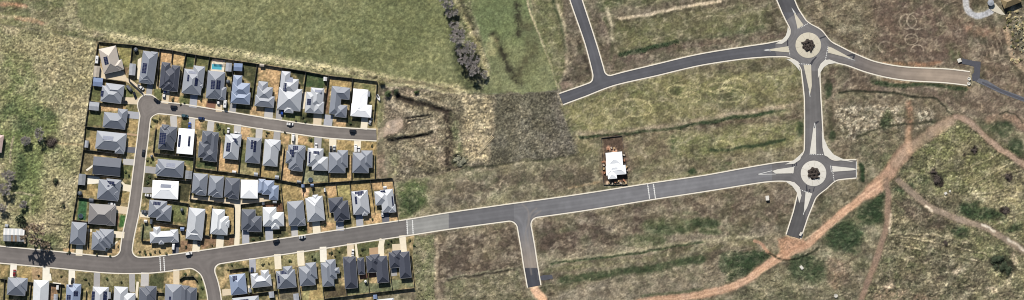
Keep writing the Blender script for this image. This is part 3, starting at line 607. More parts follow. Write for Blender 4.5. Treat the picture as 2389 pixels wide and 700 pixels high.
yard('C', (92, 98, 56), 185, 185, 280, 195, 250, 440, 238, 320, 180, 270, al=.95); yard('C', TAN, 290, 195, 435, 215, 410, 470, 392, 370, 355, 310, 285, 300, al=.85); yard('C', (60, 78, 44), 445, 220, 595, 240, 575, 345, 545, 285, 500, 240, al=.95)
yard('C', TAN, 235, 470, 325, 480, 320, 550, 230, 535); yard('C', GD, 145, 470, 235, 480, 230, 525, 140, 515); yard('C', G2, 450, 500, 640, 530, 635, 595, 445, 565)
yard('C', TAN, 170, 600, 240, 605, 215, 690, 170, 690)
yard('D', G1, 35, 105, 180, 135, 155, 225, 75, 205, 30, 205, al=.95); yard('D', GOLD, 190, 150, 330, 165, 325, 205, 190, 195, al=.95, nz=.15); yard('D', (120, 108, 96), 190, 135, 330, 145, 330, 165, 190, 152)
yard('D', (164, 146, 92), 350, 145, 500, 165, 480, 430, 470, 310, 440, 310, 440, 230, 345, 210); yard('D', G2, 360, 175, 490, 195, 485, 300, 440, 280, 430, 225, 365, 210, nz=.6); yard('D', BRN, 165, 220, 195, 215, 185, 380, 160, 370)
yard('D', GD, 0, 380, 85, 395, 80, 450, 0, 440); yard('D', TAN, 220, 410, 300, 420, 300, 470, 215, 465); yard('D', GD, 300, 410, 400, 415, 398, 480, 300, 470, nz=.5); yard('D', GOLD, 240, 545, 350, 550, 350, 620, 238, 615); yard('D', GOLD, 400, 560, 500, 560, 490, 620, 400, 620); yard('D', G2, 0, 520, 90, 530, 90, 610, 0, 590, nz=.6)
yard('E', GOLD, 170, 60, 212, 70, 200, 195, 165, 190); yard('E', (128, 116, 80), 120, 210, 195, 225, 180, 345, 110, 340); yard('E', GOLD, 415, 105, 478, 110, 470, 175, 412, 170); yard('E', GOLD, 140, 420, 212, 425, 205, 500, 120, 490); yard('E', GOLD, 365, 480, 425, 470, 415, 545, 360, 540)
yard('E', (60, 124, 70), 95, 515, 150, 520, 140, 655, 85, 655, al=1, nz=.1); yard('E', (72, 140, 50), 365, 620, 402, 625, 395, 700, 358, 700, al=1, nz=.05); yard('E', (120, 70, 60), 340, 625, 360, 625, 352, 690, 335, 690)
yard('E', G2, 380, 300, 450, 300, 435, 385, 375, 380); yard('E', G2, 520, 240, 590, 250, 595, 300, 520, 300); yard('E', GD, 520, 345, 580, 350, 575, 440, 515, 440)
yard('F', (130, 128, 80), 80, 125, 130, 110, 110, 250, 90, 275, 78, 265); yard('F', TAN, 500, 200, 530, 205, 530, 305, 635, 325, 628, 400, 492, 385, al=.9, nz=.2); yard('F', G2, 640, 200, 690, 230, 690, 390, 635, 395, nz=.5); yard('F', G1, 360, 320, 490, 340, 485, 380, 355, 365, nz=.4)
yard('F', G2, 100, 290, 340, 310, 335, 380, 285, 335, 100, 305); yard('F', GD, 250, 475, 325, 470, 305, 590, 235, 580); yard('F', TAN, 340, 170, 368, 170, 355, 270, 335, 270); yard('F', G2, 490, 80, 600, 95, 600, 165, 480, 160, nz=.5)
yard('G', (152, 138, 88), 105, 280, 240, 300, 230, 370, 100, 350); yard('G', GOLD, 245, 305, 355, 310, 345, 380, 240, 370); yard('G', TAN, 385, 270, 450, 330, 525, 340, 510, 410, 380, 390, al=.9, nz=.2); yard('G', (134, 136, 100), 530, 220, 555, 220, 560, 320, 680, 335, 690, 400, 520, 410)
yard('G', (164, 138, 80), 385, 425, 510, 430, 540, 660, 520, 520, 420, 535, 400, 600); yard('G', TAN, 380, 90, 440, 95, 430, 160, 380, 150, nz=.4); yard('G', TAN, 490, 100, 590, 110, 590, 190, 545, 165, 490, 155); yard('G', G1, 560, 110, 595, 115, 590, 150, 555, 140)
yard('H', GOLD, 190, 295, 330, 295, 325, 345, 190, 350); yard('H', TAN, 320, 180, 340, 180, 340, 330, 310, 330); yard('H', GOLD, 325, 360, 455, 350, 490, 545, 460, 555, 440, 400, 335, 405, al=.9); yard('H', (160, 150, 84), 236, 365, 322, 360, 340, 560, 320, 480, 280, 440, 240, 440)
yard('H', TAN, 465, 350, 600, 335, 610, 400, 480, 400); yard('H', TAN, 165, 370, 235, 365, 240, 440, 185, 455); yard('H', TAN, 420, 570, 530, 550, 535, 610, 415, 630); yard('H', TAN, 140, 600, 235, 620, 235, 665, 135, 680); yard('H', TAN, 585, 550, 635, 545, 638, 600, 585, 605)
yard('H', (190, 150, 110), 0, 400, 60, 390, 60, 440, 20, 450)
yard('J', TAN, 20, 360, 95, 365, 90, 410, 20, 400); yard('J', GOLD, 180, 210, 210, 215, 200, 320, 165, 330); yard('J', (176, 144, 96), 160, 340, 290, 385, 400, 300, 400, 380, 340, 420, 150, 410); yard('J', (112, 122, 84), 530, 200, 600, 215, 590, 300, 525, 300); yard('J', (172, 146, 100), 480, 330, 600, 330, 700, 350, 700, 410, 540, 415, 490, 390)
yard('K', G2, 190, 75, 300, 85, 285, 195, 200, 185); yard('K', TAN, 75, 195, 250, 215, 240, 235, 135, 230, 75, 215); yard('K', GOLD, 415, 90, 462, 90, 440, 270, 405, 275); yard('K', GOLD, 545, 90, 605, 95, 605, 265, 570, 270); yard('K', BRN, 385, 285, 485, 290, 490, 350, 390, 370); yard('K', BRN, 545, 280, 605, 275, 605, 340, 540, 350); yard('K', BRN, 255, 310, 335, 315, 330, 380, 250, 390)
yard('K', (170, 144, 92), 0, 320, 200, 340, 200, 400, 0, 420); yard('K', TAN, 265, 570, 355, 570, 360, 620, 270, 600); yard('K', (108, 120, 64), 370, 500, 410, 540, 430, 690, 380, 690); yard('K', (82, 96, 52), 55, 525, 150, 520, 145, 630, 50, 610, nz=.5)
yard('L', GD, 175, 270, 270, 265, 270, 310, 175, 325, nz=.6); yard('L', GD, 330, 245, 405, 240, 405, 285, 330, 300, nz=.5); yard('L', (138, 86, 66), 265, 75, 390, 65, 395, 120, 355, 125, 350, 90, 265, 92, nz=.2); yard('L', TAN, 545, 200, 585, 190, 585, 260, 550, 265); yard('L', G2, 495, 215, 545, 210, 545, 270, 495, 275)
yard('L', (158, 150, 88), 525, 620, 650, 600, 655, 700, 520, 700, al=.9); yard('L', (112, 122, 78), 540, 400, 635, 380, 635, 460, 540, 455, nz=.6); yard('L', (156, 144, 92), 390, 410, 480, 395, 490, 470, 390, 480); yard('L', (160, 146, 92), 215, 430, 335, 410, 340, 500, 220, 500); yard('L', (112, 104, 86), 375, 630, 500, 615, 500, 700, 370, 700)
yard('M', (104, 88, 64), 105, 625, 240, 605, 250, 670, 105, 690, al=.9); yard('M', (112, 122, 84), 250, 640, 385, 560, 400, 650, 255, 670, al=.9); yard('M', (110, 120, 82), 395, 590, 540, 590, 545, 640, 400, 650, al=.9); yard('M', (120, 128, 90), 540, 570, 680, 565, 690, 615, 545, 635, al=.9)
yard('M', GOLD, 20, 500, 75, 500, 95, 690, 0, 700); yard('M', (96, 108, 56), 315, 330, 440, 310, 450, 390, 320, 415, nz=.5); yard('M', (84, 92, 50), 495, 300, 590, 290, 600, 350, 500, 370, nz=.5)
yard('I', GOLD, 110, 470, 205, 490, 205, 570, 180, 575, 110, 550); yard('I', (164, 132, 92), 210, 490, 280, 490, 275, 560, 210, 570); yard('I', GOLD, 0, 470, 60, 470, 50, 550, 0, 555); yard('I', (150, 130, 90), 330, 500, 440, 510, 430, 600, 340, 580); yard('I', (110, 110, 66), 500, 520, 610, 530, 600, 620, 500, 600); yard('I', BRN, 320, 600, 385, 610, 370, 700, 315, 700)
yard('J', (124, 116, 76), 110, 515, 215, 525, 210, 610, 100, 600, nz=.5); yard('J', (128, 122, 80), 265, 530, 450, 530, 445, 610, 270, 615, nz=.5)
# verge along the kerbs is worn to a paler strip; ground drops under the carriageways
kerbside = sstep(6, 1, RDC) * (RDC > 0)
blend(kerbside * .35 * (X < 940), (186, 168, 120)); blend(kerbside * .45 * (X >= 940), (168, 152, 126))
# grain and relief
def box(a_, r):
    for ax in (0, 1):
        p_ = np.concatenate([np.repeat(np.take(a_, [0], ax), r + 1, ax), a_, np.repeat(np.take(a_, [-1], ax), r, ax)], ax); cs = np.cumsum(p_, ax)
        n_ = a_.shape[ax]; a_ = (np.take(cs, range(2 * r + 1, 2 * r + 1 + n_), ax) - np.take(cs, range(0, n_), ax)) / (2 * r + 1)
    return a_
lg = np.log(np.clip(COLR, .004, 1)); lm = lg.mean(-1); det = lm - box(box(lm, 18), 18)      # the land is patchy: keep the patches distinct
COLR = np.exp(lg + np.clip(.85 * det, -.6, .5)[..., None])
crisp = 1.0 * vnoise(2.9, 2.9, 62, .4) + .45 * fbm(7, 63, 2, .9) + .9 * nW
wild = np.ones((NY, NX))
for p in EST: wild = wild * sstep(-2, 4, poly_sd(X, Y, p))
wild = wild * sstep(.09, .13, REL)
COLR *= np.exp(wild * (.20 * fbm(34, 64, 4, .3) + .10 * nB - .16 * sstep(.3, .55, fbm(9, 65, 3, .7)) + .14 * sstep(.3, .55, fbm(8, 66, 3, .2))))[..., None]
COLR *= np.clip(np.exp(GRAIN * 1.4 * crisp + .10 * nS), .3, 2.2)[..., None]
lum = (COLR * np.array([.2126, .7152, .0722])).sum(-1, keepdims=True)
COLR = (lum * .22 * np.array([1.03, 1.0, .93]) + COLR * .78) * 1.10
hue = 1 + .05 * fbm(22, 61, 3)[..., None] * np.array([1, .3, -1]); COLR *= hue
nearroad = sstep(2, 14, RDC)
tuft = nT
lump = fbm(60, 71, 4) * 0.35 * sstep(0.06, .2, REL)
ZG = (REL * tuft * 1.0 + lump + ZB) * nearroad
ZG = np.where(REL < .075, ZG * .35, ZG)
ZG = np.where(RDC < 0.9, -0.16, ZG)
est = np.zeros((NY, NX), bool)
for p in EST: est |= poly_sd(X, Y, p) < 3
for p in (Ws('Z', 80, 75, 280, 55, 335, 500, 100, 515),): est |= poly_sd(X, Y, p) < 1
ZG = np.where(est & (RDC >= .9), np.clip(ZG, -.03, .015) - .015, ZG)

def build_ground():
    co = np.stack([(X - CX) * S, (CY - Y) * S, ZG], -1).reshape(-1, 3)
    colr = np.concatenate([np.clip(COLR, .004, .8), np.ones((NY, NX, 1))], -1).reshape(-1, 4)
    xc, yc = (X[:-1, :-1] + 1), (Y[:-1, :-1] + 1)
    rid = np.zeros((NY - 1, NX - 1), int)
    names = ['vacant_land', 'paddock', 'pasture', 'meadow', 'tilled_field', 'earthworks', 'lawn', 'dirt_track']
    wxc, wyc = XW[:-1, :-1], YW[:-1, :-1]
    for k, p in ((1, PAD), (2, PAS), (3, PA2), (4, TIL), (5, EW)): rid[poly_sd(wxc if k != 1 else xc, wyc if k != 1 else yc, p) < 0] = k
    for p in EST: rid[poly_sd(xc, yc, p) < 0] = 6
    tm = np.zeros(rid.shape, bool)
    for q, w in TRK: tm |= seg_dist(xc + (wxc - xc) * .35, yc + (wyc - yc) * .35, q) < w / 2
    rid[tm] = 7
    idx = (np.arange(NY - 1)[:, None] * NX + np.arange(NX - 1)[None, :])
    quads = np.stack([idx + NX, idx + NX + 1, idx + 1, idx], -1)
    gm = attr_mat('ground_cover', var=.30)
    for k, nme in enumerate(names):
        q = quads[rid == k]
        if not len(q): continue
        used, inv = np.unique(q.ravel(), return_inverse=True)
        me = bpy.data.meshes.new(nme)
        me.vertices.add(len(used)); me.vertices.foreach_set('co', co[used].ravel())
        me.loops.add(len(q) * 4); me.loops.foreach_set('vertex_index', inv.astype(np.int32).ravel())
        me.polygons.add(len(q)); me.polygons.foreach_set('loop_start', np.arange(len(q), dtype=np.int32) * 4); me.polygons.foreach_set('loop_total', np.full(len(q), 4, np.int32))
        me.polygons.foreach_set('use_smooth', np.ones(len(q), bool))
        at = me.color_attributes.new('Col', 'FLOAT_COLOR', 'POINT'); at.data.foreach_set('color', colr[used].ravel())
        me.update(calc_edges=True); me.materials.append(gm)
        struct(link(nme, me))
    # land beyond the survey, to the horizon
    b = MB(); x0, x1, y0, y1 = (GX[0] - CX) * S, (GX[-1] - CX) * S, (CY - GY[-1]) * S, (CY - GY[0]) * S
    o, z = 6000, -.05
    b.face([(-o, -o, z), (o, -o, z), (o, y0, z), (-o, y0, z)]); b.face([(-o, y1, z), (o, y1, z), (o, o, z), (-o, o, z)])
    b.face([(-o, y0, z), (x0, y0, z), (x0, y1, z), (-o, y1, z)]); b.face([(x1, y0, z), (o, y0, z), (o, y1, z), (x1, y1, z)])
    struct(b.build('ground', mat('far_land', C(124, 122, 84), .95, .25, .3)))
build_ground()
# ------------------------------------------------------------------ roads, kerbs, markings, islands
nR = fbm(60, 81, 4); nR2 = fbm(14, 82, 3); nRs = fbm(60, 83, 3, -.15, 7)
def road_colour():
    c = np.zeros((NY, NX, 3)); 
    def put(m, v): c[m] = cc(v)
    put(np.ones((NY, NX), bool), (93, 94, 100)); put((X >= 1047) & (Y > 360) & (X < 1830), (126, 126, 130)); put((X >= 1047) & (X < 1200) & (Y > 360), (112, 112, 116))
    put(X < 1047, (156, 156, 153)); put(X < 950, (134, 127, 122)); put((X < 950) & (X > 560) & (Y > 500), (120, 116, 114)); put((X < 640) & (Y > 560), (122, 116, 113))
    r1 = np.hypot(X - 1886, Y - 106) < 78
    put(r1, (122, 120, 121)); put((X > 1935) & (Y < 240) & (X < 1992), (124, 120, 119)); e_ = (X >= 1992) & (Y < 240); g_ = np.clip((X - 1992) / 170, 0, 1)[..., None]; c[e_] = (cc((120, 114, 112)) * (1 - g_) + cc((172, 156, 140)) * g_)[e_]
    put((X > 1780) & (X < 1880) & (Y < 30), (84, 84, 88)); put((X > 1870) & (X < 1930) & (Y > 165) & (Y < 300), (108, 106, 106))
    put((X > 1800) & (Y >= 300), (112, 110, 111)); put((X > 1820) & (X < 1880) & (Y > 470), (88, 87, 88))
    st = (X > 1195) & (X < 1270) & (Y > 520)
    m = np.clip((Y - 540) / 70, 0, 1)[..., None] * st[..., None]
    c = c * (1 - m) + cc((150, 140, 130)) * m
    put(st & (Y > 624), (70, 72, 80))
    lane = np.cos((RD + 4) * .75) * sstep(0, -5, RD)
    c *= (.93 + .14 * sstep(-2, -13, RD) + .06 * lane + .16 * nR + .12 * nR2 + .16 * nRs)[..., None]
    edge = sstep(-4, -1, RD); c = c * (1 - .12 * edge[..., None])
    return c
RCOL = road_colour()
# turning circles scrubbed by tyres at the stub junction
for p in ([(1218, 476), (1232, 492), (1232, 520), (1226, 548), (1232, 590), (1240, 640)], [(1252, 486), (1238, 500), (1234, 530), (1238, 570)], [(1262, 492), (1244, 506), (1240, 530)]):
    m = sstep(3, .5, seg_dist(X, Y, spline(p, 6))) * .5; RCOL = RCOL * (1 - m[..., None]) + cc((148, 140, 134)) * m[..., None]
def sheet_from(polys, name, m, z, colmap=None):
    key = {}; v = []; f = []; cl = []
    for pg in polys:
        ids = []
        for q in pg:
            k = (round(q[0], 3), round(q[1], 3))
            if k not in key:
                key[k] = len(v); v.append(((q[0] - CX) * S, (CY - q[1]) * S, z))
                if colmap is not None:
                    gi = min(NX - 1, max(0, int(round((q[0] + MX) / STEP)))); gj = min(NY - 1, max(0, int(round((q[1] + MY) / STEP))))
                    cl.append((*colmap[gj, gi], 1))
            if not ids or ids[-1] != key[k]: ids.append(key[k])
        if len(ids) > 2 and ids[0] == ids[-1]: ids.pop()
        if len(set(ids)) == len(ids) >= 3: f.append(ids[::-1])
    me = bpy.data.meshes.new(name); me.from_pydata(v, [], f)
    if colmap is not None:
        at = me.color_attributes.new('Col', 'FLOAT_COLOR', 'POINT'); at.data.foreach_set('color', np.array(cl, np.float32).ravel())
    me.materials.append(m); me.update()
    return link(name, me)
asph = attr_mat('asphalt', rough=.88, var=.10, s1=5, s2=.25, bump=.15, spec=.3)
REG = np.zeros((NY, NX), int)
REG[X < 1047] = 1; REG[X < 950] = 2; REG[(X > 1195) & (X < 1270) & (Y > 623)] = 3
for k, nme in ((2, 'road'), (1, 'road'), (0, 'road'), (3, 'road')):
    struct(sheet_from(clip_tris([-RDC + 0.4], None, REG == k), nme, asph, 0.0, RCOL))
# concrete kerb and gutter, a real step
KW = 2.6
pk = clip_tris([RD, KW - RD, -RC], None)
kb = MB()
for pg in pk:
    pts = [((q[0] - CX) * S, (CY - q[1]) * S) for q in pg]
    kb.face([(p[0], p[1], .11) for p in pts][::-1])
    n = len(pg)
    for k in range(n):
        a_, b_ = pg[k], pg[(k + 1) % n]
        for ci in range(3):
            if abs(a_[2 + ci]) < 1e-6 and abs(b_[2 + ci]) < 1e-6:
                pa, pb = pts[k], pts[(k + 1) % n]
                kb.face([(pa[0], pa[1], .11), (pb[0], pb[1], .11), (pb[0], pb[1], -.1), (pa[0], pa[1], -.1)]); break
CONC = mat('kerb_concrete', C(244, 236, 220), .85, .12, 3)
struct(kb.build('kerb', CONC))

PALE = mat('pale_concrete', C(214, 206, 186), .85, .12, 4); PALE2 = mat('white_concrete', C(226, 222, 212), .85, .10, 4)
PAINT = mat('road_paint', C(235, 235, 232), .7, .10, 8)
TAR = mat('fresh_tar', C(44, 46, 56), .8, .2, 6); TAR2 = mat('tar_patch', C(74, 76, 86), .85, .25, 4)
def slab(name, pts, z0, z1, m):
    q = [((x - CX) * S, (CY - y) * S) for x, y in pts]
    b = MB(); b.prism(q, z0, z1); return b.build(name, m)
WA = lambda *p: [(1770 + p[i] / 3.5, p[i + 1] / 3.5) for i in range(0, len(p), 2)]
WB = lambda *p: [(1750 + p[i] / 2.3333, 280 + p[i + 1] / 2.3333) for i in range(0, len(p), 2)]
def ring(c, r, n=48): return [(c[0] + r * math.cos(2 * math.pi * k / n), c[1] + r * math.sin(2 * math.pi * k / n)) for k in range(n)]
ISL = [(WA(288, 105, 300, 112, 368, 206, 318, 234), 'northern arm of the upper roundabout', PALE),
       (WA(88, 402, 240, 378, 252, 428, 100, 415), 'western arm of the upper roundabout', PALE),
       (WA(566, 380, 600, 390, 765, 480, 690, 462, 566, 430), 'eastern arm of the upper roundabout', PALE),
       (WA(366, 530, 428, 530, 434, 700, 420, 770, 408, 720), 'southern arm of the upper roundabout', PALE),
       (WB(344, 45, 358, 45, 360, 185, 324, 185), 'northern arm of the lower roundabout', PALE2),
       (WB(120, 278, 150, 268, 240, 255, 236, 290, 140, 292), 'western arm of the lower roundabout', PALE2),
       (WB(446, 250, 560, 262, 586, 268, 560, 274, 450, 282), 'eastern arm of the lower roundabout', PALE2),
       (WB(302, 392, 338, 400, 310, 478, 296, 500, 294, 480), 'southern arm of the lower roundabout', PALE2)]
for pts, where, m in ISL:
    tag(slab('splitter_island', pts, -.05, .13, m), 'pale concrete wedge island splitting the ' + where, 'traffic island', 'splitter islands at the roundabouts')
AP = [(WA(238, 215, 258, 262, 250, 300, 226, 334, 190, 358, 140, 356, 190, 326, 222, 290, 234, 250), 'north-west corner of the upper roundabout'),
      (WA(225, 482, 290, 484, 326, 506, 336, 580, 300, 535, 262, 502), 'south-west corner of the upper roundabout'),
      (WA(650, 512, 580, 486, 540, 490, 506, 520, 484, 568, 484, 640, 506, 590, 532, 548, 570, 524), 'south-east corner of the upper roundabout'),
      (WB(390, 60, 394, 150, 404, 192, 450, 214, 570, 230, 500, 210, 455, 188, 424, 150, 402, 100), 'north-east corner of the lower roundabout'),
      (WB(288, 172, 272, 216, 240, 238, 190, 242, 236, 220, 266, 195), 'north-west corner of the lower roundabout'),
      (WB(186, 330, 240, 338, 270, 366, 280, 412, 268, 452, 254, 394, 230, 360), 'south-west corner of the lower roundabout')]
for pts, where in AP:
    tag(slab('corner_apron', pts, -.05, .145, PALE2), 'pale concrete truck apron curving round the ' + where, 'apron', 'corner truck aprons')
for c, nme in (((1885.7, 105.7), 'upper'), ((1898, 404.7), 'lower')):
    rb = empty('roundabout', P(*c)); tag(rb, f'{nme} roundabout island, round pale concrete apron with a dark planted centre', 'roundabout')
    b = MB(); R = 29.8 * S; b.lathe([(R, -.05), (R, .10), (R - .15, .14), (20 * S, .24), (17 * S, .26)], 64)
    b.build('apron', PALE if nme == 'upper' else PALE2, rb)
    # radial concrete bays: thin saw-cut joints
    for k in range(10):
        j = MB(); t = 2 * math.pi * k / 10 + .2; ca, sa = math.cos(t), math.sin(t); w = .07
        j.face([((R - .2) * ca - w * sa, (R - .2) * sa + w * ca, .147), ((R - .2) * ca + w * sa, (R - .2) * sa - w * ca, .147), (17.5 * S * ca + w * sa, 17.5 * S * sa - w * ca, .268), (17.5 * S * ca - w * sa, 17.5 * S * sa + w * ca, .268)][::-1])
        j.build('joint', mat('joint_grey', C(176, 168, 152), .9, .1), rb)
    b = MB(); r0 = 15.5 * S
    prof = [(r0 * (.9 + .1 * math.cos(7 * 2 * math.pi * k / 42)) * math.cos(2 * math.pi * k / 42), r0 * (.9 + .1 * math.cos(7 * 2 * math.pi * k / 42)) * math.sin(2 * math.pi * k / 42)) for k in range(42)]
    b.prism(prof, .2, .36); b.build('planting_bed', mat('mulch', C(64, 54, 52), .95, .35, 12, bump=.6), rb)
# painted lines: give-way dashes and island outlines
def stripe(name, pts, w, dash=None, z=.006, m=PAINT):
    b = MB(); q = [P(*p) for p in pts]
    for k in range(len(q) - 1):
        a_, c_ = q[k], q[k + 1]; d = c_ - a_; L = d.length; d.normalize(); n = Vector((-d.y, d.x, 0)) * (w / 2)
        t = 0
        while t < L - .05:
            e_ = min(L, t + (dash[0] if dash else L)); p0, p1 = a_ + d * t, a_ + d * e_
            b.face([(p0 - n) + Vector((0, 0, z)), (p1 - n) + Vector((0, 0, z)), (p1 + n) + Vector((0, 0, z)), (p0 + n) + Vector((0, 0, z))])
            t = e_ + (dash[1] if dash else 1e9)
    return struct(b.build(name, m))
for pts in (WB(324, 187, 398, 187), WB(446, 252, 458, 335), WB(240, 252, 232, 292), WB(274, 380, 338, 402), WA(240, 380, 256, 452), WA(566, 380, 545, 490), WA(330, 520, 430, 528), WA(318, 236, 400, 194)):
    stripe('give_way_line', pts, .55, (.6, .6))
for pts in (WB(40, 296, 120, 276), WB(40, 296, 140, 294), WB(352, 12, 346, 46), WB(352, 12, 356, 46), WB(290, 515, 296, 492), WA(40, 410, 90, 402), WA(40, 410, 100, 416), WA(268, 62, 290, 106), WA(268, 62, 302, 112), WA(805, 500, 750, 478), WA(805, 500, 700, 464), WA(420, 790, 412, 740), WB(438, 248, 442, 284)):
    stripe('lane_line', pts, .35)
stripe('lane_line', WB(578, 226, 578, 312), .4)
# pedestrian thresholds: two toothed white bars over the road
def threshold(x, y, half, gap, skew):
    for s_ in (-1, 1):
        b = MB(); n = 14
        for k in range(n):
            t0 = -half + 2 * half * k / n; t1 = t0 + 2 * half / n * .62
            xx = x + s_ * gap
            w0 = .9 if k % 2 else 1.6
            pts = [(xx - w0 + skew * t0, y + t0), (xx + w0 + skew * t0, y + t0), (xx + w0 + skew * t1, y + t1), (xx - w0 + skew * t1, y + t1)]
            b.face([P(*p, .006) for p in pts][::-1])
        b.face([P(x + s_ * gap - .8 - skew * half, y - half, .005), P(x + s_ * gap + .8 - skew * half, y - half, .005), P(x + s_ * gap + .8 + skew * half, y + half, .005), P(x + s_ * gap - .8 + skew * half, y + half, .005)][::-1])
        struct(b.build('crossing_marking', PAINT))
threshold(378.5, 616, 16.5, 4.5, .06); threshold(956.5, 530, 17, 6.5, .05); threshold(1520, 446.5, 17.5, 6.8, .14)
# tar: seams, patches, the black cuts by the roundabouts
def tar(pts, m=TAR, z=.004, name='tar_patch'):
    b = MB(); q = [P(*p, z) for p in pts]
    ar = sum(q[k].x * q[(k + 1) % len(q)].y - q[(k + 1) % len(q)].x * q[k].y for k in range(len(q)))
    b.face(q if ar > 0 else q[::-1]); return struct(b.build(name, m))
tar(WA(498, 308, 552, 290, 556, 300, 500, 320)); tar(WA(468, 462, 478, 464, 450, 500, 434, 530, 415, 524, 438, 490)); tar(WA(230, 328, 242, 330, 242, 376, 232, 376)); 
tar(WA(712, 452, 760, 440, 782, 440, 788, 460, 776, 486, 762, 488, 770, 458, 745, 460))
tar(WB(352, 12, 372, 4, 376, 10, 358, 24, 358, 48, 352, 46)); tar(WB(228, 234, 234, 232, 234, 252, 228, 254)); tar(WB(238, 230, 245, 230, 243, 252, 237, 252)); tar(WB(250, 226, 257, 226, 254, 250, 248, 250))
tar(WB(304, 356, 310, 354, 314, 386, 304, 392)); tar(WB(318, 378, 328, 374, 328, 394, 320, 392)); tar(WB(347, 364, 352, 364, 348, 386, 340, 396))
tar(WA(385, 545, 425, 545, 436, 700, 420, 760, 430, 690, 424, 560), TAR2, .003)
T2 = lambda *p: [(2180 + p[i] / 2.694, p[i + 1] / 2.694) for i in range(0, len(p), 2)]
def tslab(pts, m, z=.10): return struct(slab('asphalt_patch', pts, -.3, z, m))
tslab(T2(172, 366, 250, 384, 290, 388, 290, 420, 284, 490, 262, 512, 238, 505, 236, 470, 250, 455, 250, 420, 215, 408, 172, 402), TAR2)
tslab(T2(280, 492, 330, 505, 420, 560, 480, 580, 563, 612, 640, 640, 640, 668, 563, 640, 460, 602, 400, 580, 330, 545, 262, 514), mat('old_strip', C(104, 106, 114), .9, .35, 5), .108)
tslab(T2(300, 512, 380, 545, 470, 584, 563, 620, 600, 630, 590, 640, 540, 626, 450, 592, 360, 552, 300, 524), TAR2, .115)
tslab([(1256, 646), (1268, 642), (1288, 641), (1290, 650), (1272, 654), (1262, 654)], TAR2)
tslab([(1251, 628), (1257, 640), (1260, 652), (1254, 654)], TAR2, .104)
# ------------------------------------------------------------------ houses
ROOFC = dict(charc=C(82, 86, 99), dark=C(102, 107, 119), mid=C(138, 144, 156), grey=C(160, 165, 175), light=C(194, 198, 205), pale=C(222, 226, 231), white=(.62, .63, .645, 1), blue=C(148, 162, 188), beige=C(198, 188, 178), warm=C(136, 133, 134))
ROOF = {k: mat('roof_' + k, v, .55, .07, 2.5, spec=.10 if k in ('charc', 'dark') else .28, fine=3) for k, v in ROOFC.items()}
RIDGE = {k: mat('ridge_' + k, tuple(min(.9, x * 1.22) for x in v[:3]) + (1,), .45, .05, 2) for k, v in ROOFC.items()}
WALL = [mat('wall_brick_grey', C(150, 142, 134), .9, .15, 5), mat('wall_brick_red', C(150, 112, 92), .9, .15, 5), mat('wall_render', C(196, 188, 172), .9, .1, 4)]
GUT = mat('gutter', C(176, 178, 182), .5, .05); GDOOR = mat('garage_door', C(186, 184, 180), .6, .05)
PANEL = mat('solar_cell', C(38, 46, 78), .6, .12, 6, spec=.05); PFRAME = mat('solar_frame', C(150, 154, 164), .7, .05, spec=.1); PANELB = mat('solar_cell_pale', C(142, 148, 166), .6, .1, 6, spec=.1)
DRV = dict(cream=mat('drive_cream', C(248, 236, 210), .88, .10, 4), beige=mat('drive_beige', C(230, 212, 182), .88, .12, 4), grey=mat('drive_grey', C(172, 170, 170), .88, .10, 4), blue=mat('drive_blue', C(178, 180, 188), .88, .1, 4),
           dark=mat('drive_dark', C(104, 106, 116), .88, .1, 4), tan=mat('drive_tan', C(190, 158, 124), .9, .15, 4), white=mat('drive_white', C(252, 246, 230), .85, .08, 4), red=mat('drive_red', C(142, 100, 78), .9, .2, 5), lgrey=mat('drive_lgrey', C(200, 197, 194), .88, .1, 4))
DZ = [0]
def driveway(pts, colour, top=None):
    DZ[0] += 1
    z = top or (.035 + .0006 * (DZ[0] % 60))
    return struct(slab('driveway', pts, -.12, z, DRV[colour]))
def strip(w, x0, y0, x1, y1, wd):
    a_, b_ = np.array(W(w, x0, y0)), np.array(W(w, x1, y1)); d = b_ - a_; d /= np.linalg.norm(d); n = np.array([-d[1], d[0]]) * wd / 2 / WK.get(w, 2.8)
    return [tuple(a_ + n), tuple(b_ + n), tuple(b_ - n), tuple(a_ - n)]
PITCH = math.tan(math.radians(26)); EAVE = 2.55
HOUSES = []
ORD = ['first', 'second', 'third', 'fourth', 'fifth', 'sixth', 'seventh', 'eighth', 'ninth', 'tenth', 'eleventh', 'twelfth', 'thirteenth', 'fourteenth', 'fifteenth', 'sixteenth', 'seventeenth']
cap_mesh = {}
